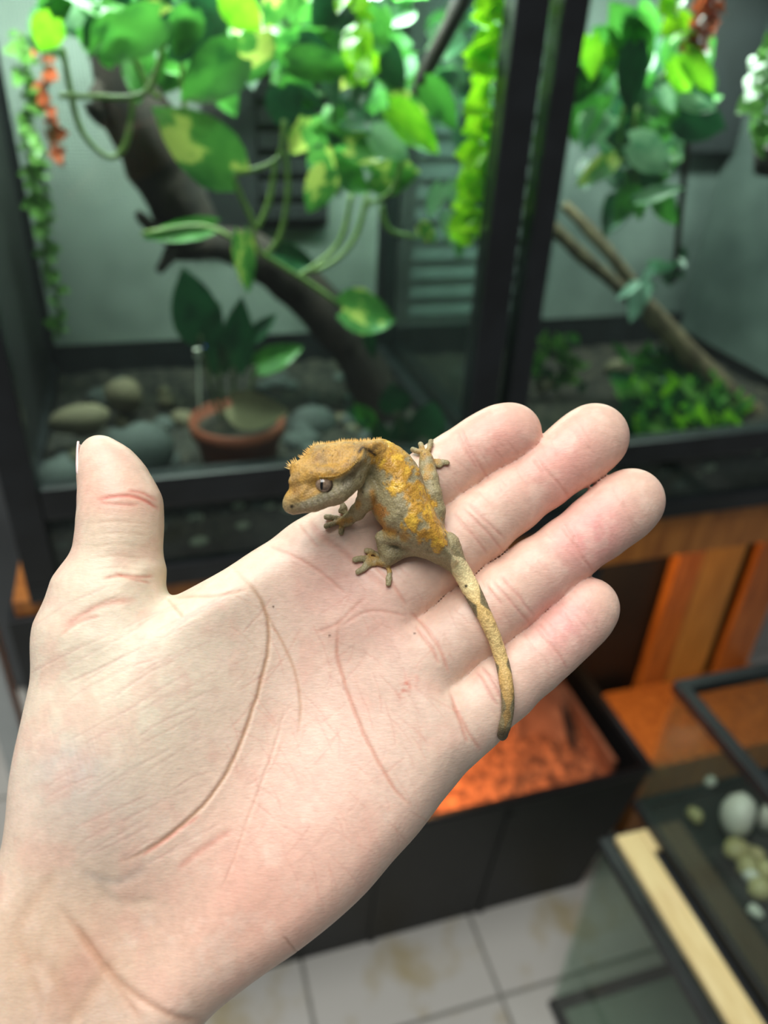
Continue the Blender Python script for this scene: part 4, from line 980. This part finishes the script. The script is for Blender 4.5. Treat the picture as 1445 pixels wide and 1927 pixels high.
for pts, d in [([(118, 90), (132, 170), (155, 250), (205, 296), (238, 268), (252, 170)], 0.10), ([(112, 180), (180, 182), (255, 182), (290, 150), (310, 70)], 0.09), ([(436, 328), (458, 380), (476, 420), (484, 468), (530, 500), (600, 545), (658, 588)], 0.07),
               ([(440, 328), (500, 312), (528, 288), (535, 225)], 0.08), ([(536, 285), (542, 360), (528, 440), (502, 478)], 0.08), ([(520, 298), (506, 380), (484, 430)], 0.09), ([(662, 365), (642, 450), (596, 498), (558, 520)], 0.09), ([(692, 365), (672, 440), (634, 488), (585, 512)], 0.10),
               ([(268, 440), (380, 425), (452, 458)], 0.12), ([(758, 295), (736, 360), (690, 386)], 0.11), ([(718, 385), (732, 432), (785, 446)], 0.12), ([(245, 90), (275, 160), (300, 185)], 0.11), ([(340, 60), (345, 180), (350, 210)], 0.12), ([(470, 440), (462, 480), (468, 520)], 0.07)]:
    vine(po, pts, d, 0.0026)
# potted plant in terracotta
pc = cab(447, 870, 0.10); pc = np.array([-0.146, 0.072, 0.828])
pot = thing('terracotta_pot', pc, 'small terracotta flower pot standing on the gravel bed', 'pot')
MB().lathe(pc, [(0.001, 0.0), (0.036, 0.0), (0.047, 0.056), (0.0475, 0.064), (0.044, 0.064), (0.0425, 0.052), (0.001, 0.052)], 32).build('pot_body', M['terracotta'], pot, smooth=True)
MB().lathe(pc, [(0.046, 0.050), (0.0495, 0.050), (0.0505, 0.066), (0.046, 0.066)], 32).build('pot_rim', M['terracotta'], pot, smooth=True)
MB().lathe(pc, [(0.0435, 0.056), (0.03, 0.059), (0.001, 0.061)], 24).build('potting_soil', M['soil'], pot, smooth=True)
pp = thing('potted_plant', (pc[0], pc[1], pc[2] + 0.058), 'dark leafy plant growing in the terracotta pot', 'plant')
for k, a, b, wr in [('greendark', (378, 632), (346, 505), 0.72), ('greendark', (395, 640), (412, 568), 0.5), ('greendark', (440, 690), (455, 560), 0.5), ('green', (480, 690), (572, 650), 0.5), ('greendark', (415, 700), (395, 620), 0.5), ('greendark', (470, 640), (520, 590), 0.45)]:
    pleaf(pp, k, a, b, 0.09, wr, tw=0.1, var=0)
for pts in ([(420, 800), (400, 740), (376, 630)], [(440, 800), (440, 740), (440, 688)], [(455, 800), (470, 740), (482, 688)], [(430, 800), (415, 740), (412, 700)]): vine(pp, pts, 0.085, 0.0022, 'stemdark')
dl = MB(); c = cab(490, 775, 0.055)
dlo = thing('dry_leaf', c, 'curled pale dry leaf lying over the rim of the terracotta pot', 'leaf'); LMD = leaf_mesh(M['dryleaf'], 0.5, 0.3, 4); leaf(dlo, LMD, pw(438, 760, 0.045), pw(540, 785, 0.03), 0.75, twist=0.6, name='leaf_blade')
tg = thing('plant_tag', cab(370, 690, 0.10), 'tiny white and blue plant tag stuck by the dark leaves in the pot', 'tag')
MB().box(cab(366, 674, 0.10), cab(378, 655, 0.104)).build('tag_face', M['stonewhite'], tg); MB().box(cab(381, 664, 0.10), cab(392, 650, 0.104)).build('tag_corner', mat('tag_blue', (24, 40, 150), (30, 50, 170), 0.5), tg); MB().tube([cab(376, 790, 0.105), cab(373, 662, 0.105)], 0.0012, 6, 1).build('stake', M['stonewhite'], tg)
cp = thing('coin_plant', cab(760, 850, 0.09), 'low plant with round coin leaves on the gravel near the middle post', 'plant')
for k, a, b, wr in [('greendark', (745, 772), (738, 722), 1.15), ('greendark', (800, 822), (815, 755), 1.0), ('greendark', (765, 835), (750, 785), 1.0), ('green', (700, 800), (668, 760), 0.6), ('greendark', (690, 790), (650, 770), 0.6), ('greendark', (720, 830), (700, 790), 0.8)]: pleaf(cp, k, a, b, 0.09, wr, tw=0.0, var=0)
for a, b in (((760, 880), (744, 770)), ((770, 880), (800, 818)), ((765, 885), (765, 832)), ((755, 885), (695, 795))): vine(cp, [a, ((a[0] + b[0]) / 2 + 6, (a[1] + b[1]) / 2), b], 0.092, 0.002, 'stemdark')

# plastic vines of small leaves
def small_vine(name, pts, d, kind, n, l, label, m='stemdark', spread=1.0, group=None, cat='vine', wr=0.62, seed=0):
    r_ = random.Random(seed); t = thing(name, cab(pts[0][0], pts[0][1], d), label, cat, group); vine(t, pts, d, 0.0014, m)
    P = np.array(spline([np.array(p, float) for p in pts], [0] * len(pts), 8)[0]); sd = np.r_[0, np.cumsum(np.linalg.norm(np.diff(P, axis=0), axis=1))]
    for i in range(n):
        q = sd[-1] * (i + r_.random()) / n; px, py = np.interp(q, sd, P[:, 0]), np.interp(q, sd, P[:, 1]); an = r_.uniform(0, 2 * math.pi); ll = l * r_.uniform(0.7, 1.25)
        leaf(t, SL[kind][i % 2], pw(px, py, d), pw(px + ll * math.cos(an) * spread, py + ll * (0.55 * math.sin(an) + 0.35), d - 0.025 * math.sin(i * 2.4)), wr, twist=r_.uniform(-0.9, 0.9))
    return t
small_vine('hanging_vine', [(945, -30), (925, 120), (905, 260), (895, 380), (892, 440)], 0.045, 'lime', 84, 46, 'dense lime green plastic vine hanging beside the middle black posts', seed=1, wr=0.7)
small_vine('hanging_vine', [(655, -40), (672, 40), (682, 110), (672, 150)], 0.06, 'lime', 26, 36, 'short lime green plastic vine hanging among the pothos leaves', seed=2)
small_vine('hanging_vine', [(35, 60), (55, 220), (70, 360), (90, 480), (108, 560), (115, 632)], 0.30, 'smallgreen', 84, 25, 'long thin green plastic vine hanging against the white mesh cloth', seed=3)
small_vine('hanging_vine', [(82, 70), (85, 150), (93, 220), (102, 300)], 0.28, 'red', 26, 24, 'rust red plastic vine hanging against the white mesh cloth', seed=4)
small_vine('hanging_vine', [(60, 240), (80, 330), (92, 420)], 0.27, 'smallgreen', 22, 24, 'short pale green plastic vine overlapping the long one by the mesh cloth', seed=14)
# driftwood
dw = thing('driftwood', cab(650, 860, 0.22), 'dark brown driftwood trunk curving through the terrarium behind the pothos', 'wood')
def wood(t, pts, rad, m='bark', name='branch'):
    P = [cab(*p) for p in pts]; return MB().tube(P, rad, 9, 4, wob=0.28).build(name, M[m], t, smooth=True)
wood(dw, [(205, 60, 0.26), (240, 160, 0.25), (290, 280, 0.25), (345, 400, 0.25), (400, 470, 0.24)], [0.022, 0.030, 0.040, 0.034, 0.020], name='trunk')
wood(dw, [(330, 470, 0.24), (440, 462, 0.23), (545, 520, 0.22), (640, 620, 0.20), (705, 740, 0.18), (740, 850, 0.16)], [0.012, 0.022, 0.028, 0.028, 0.028, 0.030])
wood(dw, [(350, 455, 0.235), (320, 480, 0.23), (298, 512, 0.225)], [0.012, 0.008, 0.004], name='twig'); wood(dw, [(350, 460, 0.235), (290, 430, 0.23), (258, 400, 0.225)], [0.014, 0.008, 0.004], name='twig')
wood(dw, [(200, 235, 0.24), (180, 200, 0.23), (205, 140, 0.25)], [0.004, 0.012, 0.008], name='twig')
tb = thing('thin_branch', cab(775, 205, 0.16), 'thin dark branch slanting up under the lamp of the terracotta pot terrarium', 'wood'); wood(tb, [(768, 215, 0.16), (800, 140, 0.16), (838, 65, 0.16), (885, -30, 0.16)], [0.006, 0.0085, 0.0085, 0.0095])

# right terrarium plants
p2 = thing('pothos', cab(1200, 90, 0.14), 'bushy pothos hanging beside the red foliage above the leaning branches', 'plant')
cluster(p2, 60, (1095, 60, 1310, 270), (0.10, 0.26), ['green', 'greendark', 'greendark', 'green', 'palegreen'], (50, 95), 13)
cluster(p2, 8, (1110, 280, 1250, 380), (0.12, 0.2), ['green', 'greendark'], (50, 80), 15)
for k, a, b, d, wr in [('greendark', (1195, 85), (1182, 218), 0.06, 0.5), ('bright', (1112, 70), (1115, 155), 0.07, 0.55), ('bright', (1288, 100), (1346, 178), 0.07, 0.42), ('bright', (1262, 115), (1300, 185), 0.08, 0.45), ('palegreen', (1278, 190), (1352, 204), 0.07, 0.4), ('palegreen', (1185, 270), (1272, 318), 0.08, 0.6),
                       ('variegated', (1155, 298), (1084, 350), 0.08, 0.5), ('palegreen', (1198, 378), (1290, 348), 0.08, 0.32), ('green', (1190, 350), (1158, 424), 0.09, 0.55), ('green', (1200, 360), (1205, 418), 0.09, 0.5), ('bright', (1140, 85), (1158, 140), 0.09, 0.5), ('green', (1150, 100), (1110, 180), 0.10, 0.6), ('palegreen', (1245, 165), (1270, 215), 0.08, 0.5)]:
    pleaf(p2, k, a, b, d, wr, tw=random.uniform(-0.2, 0.2), var=0)
for pts in ([(1180, 180), (1165, 260), (1190, 370)], [(1200, 200), (1190, 280), (1200, 360)], [(1240, 150), (1280, 110), (1290, 100)]): vine(p2, pts, 0.12, 0.002)
small_vine('red_foliage', [(1340, -40), (1325, 20), (1318, 60), (1310, 95)], 0.09, 'red', 44, 30, 'cluster of rust red plastic leaves hanging near the bushy pothos', spread=1.2, seed=5)
small_vine('hanging_vine', [(1270, -20), (1272, 20), (1275, 70)], 0.09, 'lime', 18, 30, 'short lime green plastic vine hanging beside the red foliage', seed=6)
small_vine('hanging_vine', [(1462, 60), (1440, 140), (1432, 220), (1428, 275)], 0.07, 'smallgreen', 44, 34, 'small leaved green plastic vine hanging in front of the grey backdrop', seed=7)
mb = thing('hanging_cup', cab(1440, 330, 0.09), 'dark brown cup hanging under the small leaved green vine', 'pot'); cc = cab(1450, 330, 0.09)
MB().lathe(cc, [(0.001, 0.0), (0.018, 0.0), (0.026, 0.028), (0.024, 0.028), (0.001, 0.02)], 20).build('cup', M['bark'], mb, smooth=True); MB().tube([cc + [0.024, 0, 0.026], cc + [0.01, 0.0, 0.12], cc + [0, 0, TOP - cc[2]]], 0.001, 5, 3).build('hanger', M['black'], mb)
br = thing('forked_branch', cab(1420, 815, 0.12), 'pale brown forked branch leaning across the soil of the terrarium with red foliage', 'wood')
wood(br, [(1462, 822, 0.10), (1380, 752, 0.12), (1290, 660, 0.15), (1225, 590, 0.17), (1190, 560, 0.18)], [0.019, 0.018, 0.016, 0.014, 0.012], 'twig', 'trunk')
wood(br, [(1205, 575, 0.175), (1140, 520, 0.19), (1050, 440, 0.21), (1020, 400, 0.22)], [0.011, 0.0085, 0.0085, 0.007], 'twig'); wood(br, [(1215, 570, 0.175), (1165, 500, 0.20), (1105, 430, 0.23), (1060, 385, 0.25)], [0.010, 0.0085, 0.008, 0.006], 'twig')
dv = thing('dried_vine', cab(1270, 520, 0.18), 'dark reddish dried vine dangling from the bushy pothos', 'vine'); vine(dv, [(1300, 180), (1290, 300), (1278, 420), (1268, 530)], 0.16, 0.004, 'bark', 'stem')
cluster(dv, 6, (1240, 470, 1280, 520), (0.16, 0.18), ['greendark'], (20, 30), 77)
ap = thing('air_plant', cab(1195, 560, 0.16), 'silvery teal air plant sitting in the fork of the pale branch', 'plant')
for a, b, wr in (((1215, 520), (1185, 608), 0.45), ((1205, 530), (1162, 560), 0.35), ((1210, 525), (1235, 500), 0.5), ((1200, 540), (1205, 600), 0.4), ((1215, 528), (1240, 545), 0.4)): leaf(ap, SL['silver'][0], pw(*a, 0.15), pw(*b, 0.14), wr)
fe = thing('fern', cab(1290, 815, 0.10), 'bushy bright green fern on the soil under the pale forked branch', 'plant'); r_ = random.Random(31)
for i in range(150):
    px = r_.uniform(1175, 1385); py = r_.uniform(max(675, 675 + (px - 1290) * 1.1), 835); d = 0.06 + 0.14 * (840 - py) / 165; an = r_.uniform(-2.9, -0.3); ll = r_.uniform(36, 60)
    leaf(fe, SL[r_.choice(['green', 'green', 'greendark', 'greendark', 'smallgreen', 'bright'] if py > 740 else ['green', 'greendark', 'greendark'])][i % 2], pw(px, py, d), pw(px + ll * math.cos(an), py + ll * math.sin(an), d - 0.02), 0.42, twist=r_.uniform(-1, 1))
for px in range(1200, 1380, 30): vine(fe, [(1290, 850, 0.10), ((px + 1290) / 2, 790, 0.10), (px, 740 + max(0, (px - 1290)) * 0.8, 0.12)], 0.1, 0.0018, 'stemdark')
sp = thing('small_bush', cab(1050, 745, 0.2), 'small bushy plant on the soil just right of the middle posts', 'plant')
sp['label'] = 'small bushy plant growing on the soil beside the small tan stone'
for i in range(40):
    px, py = r_.uniform(1015, 1090), r_.uniform(645, 740); an = r_.uniform(-2.8, -0.3); leaf(sp, SL[r_.choice(['green', 'smallgreen', 'greendark'])][i % 2], pw(px, py, 0.2), pw(px + 26 * math.cos(an), py + 26 * math.sin(an), 0.19), 0.5, twist=r_.uniform(-1, 1))
vine(sp, [(1050, 770), (1050, 720), (1060, 680)], 0.2, 0.0022, 'stemdark')

# ------------------------------------------------------------------ stand under the terrariums
st = thing('wooden_stand', (0.14, 0.21, 0.0), 'orange brown wooden stand carrying both glass terrariums', 'stand')
part('top_board', M['wood'], st, (-0.39, 0.004, 0.722), (0.88, 0.43, 0.7418)); part('apron', M['wood'], st, (-0.3375, 0.006, 0.672), (0.88, 0.026, 0.7215))
part('leg', M['black'], st, (-0.398, -0.002, 0.0), (-0.338, 0.044, 0.7215)); part('leg', M['black'], st, (-0.398, 0.38, 0.0), (-0.352, 0.426, 0.7215)); part('leg', M['wood'], st, (0.84, 0.38, 0.0), (0.88, 0.426, 0.7215))
for i in range(9):
    s0 = -0.345 + i * 0.115; part('back_board', M['wood' if i % 3 else 'woodpale'], st, (s0 + 0.001, 0.404, 0.02), (s0 + 0.113, 0.42, 0.7215))
for s0, s1, d, m in ((0.604, 0.657, 0.20, 'wood'), (0.658, 0.746, 0.202, 'woodpale'), (0.776, 0.85, 0.20, 'wood')):
    part('upright_board', M[m], st, (s0, d, 0.0), (s1, d + 0.02, 0.7215))
part('reflection_block', M['wood'], st, (0.50, 0.02, 0.0), (0.86, 0.199, 0.20)); part('interior_shade_panel', M['blackplastic'], st, (0.452, 0.224, 0.0), (0.86, 0.232, 0.7215)); part('interior_shade_panel', M['blackplastic'], st, (0.452, 0.233, 0.0), (0.460, 0.40, 0.7215))  # block stands in for orange glass reflection; black panels added as interior shade
# pale metal post at far left
lg = thing('metal_rack_leg', (-0.46, 0.06, 0.0), 'pale grey metal leg standing beside the black leg of the wooden stand', 'stand')
part('upright', M['whitemetal'], lg, (-0.458, 0.05, 0.0), (-0.428, 0.08, 0.68), 0.004); part('foot', M['rubber'], lg, (-0.462, 0.046, 0.0), (-0.424, 0.084, 0.02), 0.003)

# ------------------------------------------------------------------ tub of coco chips with heat lamp
tz = 0.33
tub = thing('black_tub', (0.06, 0.08, 0.0), 'black plastic tub of orange coco chips standing on the tiles', 'tub')
BT = dict(b=(-0.28, 0.382, -0.034, 0.19), t=(-0.31, 0.420, -0.068, 0.225))      # flared: footprint and mouth (s0, s1, d0, d1)
def ring(k, z, ins=0.0):
    s0, s1, d0, d1 = [BT['b'][i] * (1 - k) + BT['t'][i] * k for i in range(4)]
    return [(s0 + ins, d0 + ins, z), (s1 - ins, d0 + ins, z), (s1 - ins, d1 - ins, z), (s0 + ins, d1 - ins, z)]
def wall_piece(i, name):
    j = (i + 1) % 4; ob, ot, ib, it = ring(0, 0.0), ring(1, tz), ring(0, 0.0, 0.009), ring(1, tz, 0.009)
    vs = [ob[i], ob[j], ot[j], ot[i], ib[i], ib[j], it[j], it[i]]
    MB().add(vs, [(0, 1, 2, 3), (5, 4, 7, 6), (3, 2, 6, 7), (1, 0, 4, 5), (0, 3, 7, 4), (2, 1, 5, 6)]).build(name, M['blackplastic'], tub)
for i, nm in enumerate(('front_wall', 'side_wall', 'back_wall', 'side_wall')): wall_piece(i, nm)
for i in range(4):
    a_, b_ = ring(1, tz)[i], ring(1, tz)[(i + 1) % 4]
    MB().tube([a_, b_], 0.006, 8, 1).build('rim', M['blackplastic'], tub, smooth=True)
part('tub_floor', M['blackplastic'], tub, (-0.27, -0.025, 0.002), (0.373, 0.18, 0.012))
for s0 in (0.00, 0.19):
    f0 = [(s0, -0.0345, 0.0), (s0 + 0.01, -0.0345, 0.0), (s0 + 0.01, -0.065, tz - 0.03), (s0, -0.065, tz - 0.03)]
    vs = [(p[0], p[1] - 0.003, p[2]) for p in f0] + f0
    MB().add(vs, [(0, 1, 2, 3), (1, 5, 6, 2), (0, 3, 7, 4), (3, 2, 6, 7), (0, 4, 5, 1)]).build('rib', M['blackplastic'], tub)
cb = bed('coco_chips', -0.285, 0.388, 0.10, 0.286, 0.262, M['coir'], 'orange coco chip bedding filling the black tub', 'bedding', -0.044, 0.20, (210, 80), 0.010, 9)
ck = thing('cork_slab', (0.29, 0.08, 0.22), 'reddish brown cork slab leaning inside the black tub', 'bark')
mbx = MB(); pts = []
for i in range(9):
    for j in range(9):
        a = j / 8 * math.pi * 0.7 - 0.5; pts.append((0.262 + 0.085 * j / 8 + 0.004 * rng.random() + i * 0.003, 0.03 + 0.022 * math.cos(a * 1.3) + i * 0.012, 0.24 + i * 0.012 + 0.004 * rng.random()))
mbx.add(pts, [(i * 9 + j, i * 9 + j + 1, (i + 1) * 9 + j + 1, (i + 1) * 9 + j) for i in range(8) for j in range(8)]); co = mbx.build('bark_sheet', M['cork'], ck, smooth=True); sd = co.modifiers.new('thick', 'SOLIDIFY'); sd.thickness = 0.008
pd = thing('lit_wall_board', (0.385, 0.06, 0.22), 'thin brown board added for the warm light on the side wall of the black tub', 'board'); part('board', M['cork'], pd, (0.376, -0.035, 0.24), (0.384, 0.17, 0.322), 0.001)  # brown board added in place of warm lamplight on the black wall
pk = thing('dark_gap_stick', (0.362, 0.05, 0.24), 'short dark stick added for the dark gap beside the cork slab', 'stick'); MB().tube([(0.352, 0.0, 0.25), (0.358, 0.06, 0.29), (0.364, 0.14, 0.335)], [0.006, 0.0055, 0.005], 8, 3).build('stick', M['bark'], pk, smooth=True)  # dark stick stands in for the dark gap between slab and board
def heat_lamp(hc, power, label, aim=None, cone=150):
    hl = thing('heat_lamp', hc, label, 'lamp'); hc = np.array(hc); r = 0.7
    MB().lathe(hc, [(0.052 * r, 0.0), (0.05 * r, 0.02), (0.03 * r, 0.045), (0.016 * r, 0.055), (0.016 * r, 0.07), (0.001, 0.07)], 24).build('dome', M['black'], hl, smooth=True)
    MB().lathe(hc, [(0.001, 0.006), (0.014 * r, 0.01), (0.02 * r, 0.022), (0.012 * r, 0.045)], 16).build('bulb', emis_mat('bulb_glow', (255, 150, 60), 6.0), hl, smooth=True)
    if hc[2] + 0.07 < 0.721: MB().tube([hc + [0, 0, 0.068], hc + [0, 0, 0.7215 - hc[2]]], 0.003, 6, 1).build('cord', M['rubber'], hl)
    pl = bpy.data.lights.new('heat_bulb_light', 'SPOT'); pl.energy = power; pl.color = (1.0, 0.50, 0.18); pl.spot_size = math.radians(cone); pl.spot_blend = 0.4; pl.shadow_soft_size = 0.02
    q = bpy.data.objects.new('heat_bulb_light', pl); COL.objects.link(q); q.location = c2w(hc + [0, 0, 0.002])
    if aim is not None:
        dv_ = Vector(c2w(np.array(aim)) - c2w(hc)); rot = Vector((0, 0, -1)).rotation_difference(dv_.normalized()); q.rotation_euler = rot.to_euler()
        hl.rotation_euler = (rot @ CABROT.to_quaternion()).to_euler(); q.location = Vector(c2w(hc)) + dv_.normalized() * 0.002
heat_lamp((0.06, 0.07, 0.43), 3.4, 'dome heat lamp hanging low over the coco chips in the tub')
heat_lamp((0.30, 0.05, 0.64), 7.0, 'dome heat lamp under the wooden stand lighting the upright boards', (0.74, 0.20, 0.42), 95)

# ------------------------------------------------------------------ two small tanks at the right
def tank(name, s0, s1, d0, d1, z0, z1, label, trim=0.012, base_h=0.014):
    t = thing(name, ((s0 + s1) / 2, (d0 + d1) / 2, z0), label, 'tank'); g = 0.005; Gm = M['tankglass']
    MB().box((s0, d0, z0 + base_h), (s0 + g, d1, z1 - 0.002)).build('glass_wall', Gm, t); MB().box((s1 - g, d0, z0 + base_h), (s1, d1, z1 - 0.002)).build('glass_wall', Gm, t)
    MB().box((s0 + g, d1 - g, z0 + base_h), (s1 - g, d1, z1 - 0.002)).build('glass_wall', Gm, t); MB().box((s0 + g, d0, z0 + base_h), (s1 - g, d0 + g, z1 - 0.002)).build('glass_wall', Gm, t)
    MB().box((s0, d0, z0 + 0.003), (s1, d1, z0 + 0.008)).build('glass_floor', Gm, t)
    for nm, za, zb2 in (('base_trim', z0, z0 + base_h), ('rim', z1 - base_h, z1)):
        part(nm, M['black'], t, (s0 - 0.003, d0 - 0.003, za), (s0 + trim, d1 + 0.003, zb2), 0.001); part(nm, M['black'], t, (s1 - trim, d0 - 0.003, za), (s1 + 0.003, d1 + 0.003, zb2), 0.001)
        part(nm, M['black'], t, (s0 + trim, d1 - trim, za), (s1 - trim, d1 + 0.003, zb2), 0.001); part(nm, M['black'], t, (s0 + trim, d0 - 0.003, za), (s1 - trim, d0 + trim, zb2), 0.001)
    return t
B_ = (0.243, 0.60, -0.52, -0.200, 0.0, 0.408); tank('glass_tank', *B_, 'empty glass tank with black trim standing on the floor tiles', 0.012)
ld = thing('pine_frame', (0.42, -0.36, 0.4085), 'raw pine frame lying on the empty glass tank', 'frame')
part('slat', M['pine'], ld, (0.256, -0.515, 0.4085), (0.290, -0.206, 0.4185)); part('slat', M['pine'], ld, (0.2905, -0.236, 0.4085), (0.59, -0.206, 0.4185)); part('slat', M['pine'], ld, (0.2905, -0.515, 0.4085), (0.59, -0.485, 0.4185)); part('slat', M['pine'], ld, (0.556, -0.4845, 0.4085), (0.59, -0.2365, 0.4185))
part('reflection_sheet', M['slatdark'], ld, (0.2905, -0.4845, 0.4085), (0.5555, -0.2365, 0.4135))  # dark sheet stands in for a grey reflection on glass
A_ = (0.302, 0.62, -0.50, -0.176, 0.4190, 0.640); ta = tank('pebble_tank', *A_, 'glass tank with black rim and pebbles resting on the pine frame', 0.011)
part('bottom_mat', M['blackplastic'], ta, (0.3145, -0.487, 0.4275), (0.608, -0.188, 0.432))
pb = [('white', 1388, 1538, 0.021, 0.027, 2), ('gold', 1308, 1536, 0.010, 0.010, 0), ('white', 1452, 1540, 0.016, 0.026, 1), ('gold', 1385, 1598, 0.015, 0.011, 1), ('gold', 1405, 1632, 0.013, 0.011, 2), ('white', 1412, 1650, 0.010, 0.009, 0), ('gold', 1430, 1672, 0.014, 0.011, 1), ('white', 1336, 1472, 0.008, 0.007, 1),
      ('gold', 1425, 1610, 0.010, 0.009, 0), ('gold', 1440, 1640, 0.012, 0.010, 2), ('white', 1420, 1716, 0.008, 0.006, 0)]
names = ['largest white oval pebble', 'small straw pebble set apart from the rest', 'second large white pebble', 'flat straw pebble', 'rounded straw pebble', 'small white pebble among straw ones', 'wide straw pebble', 'tiny white pebble by the back wall', 'small straw pebble between larger ones', 'straw pebble against the others', 'tiny pale pebble at the near end']
for (k, px, py, a, b, i), nm in zip(pb, names):
    c = atz(px, py, 0.432 + b * 0.6); c[2] = 0.432 + b * 0.75
    stone(SM['stonewhite' if k == 'white' else 'stonegold'][i], c, (a * 0.9, a, b), nm + ' on the dark floor of the rimmed tank', 'pebbles in the tank', 'pebble', 'pebble', 0.4 + i)
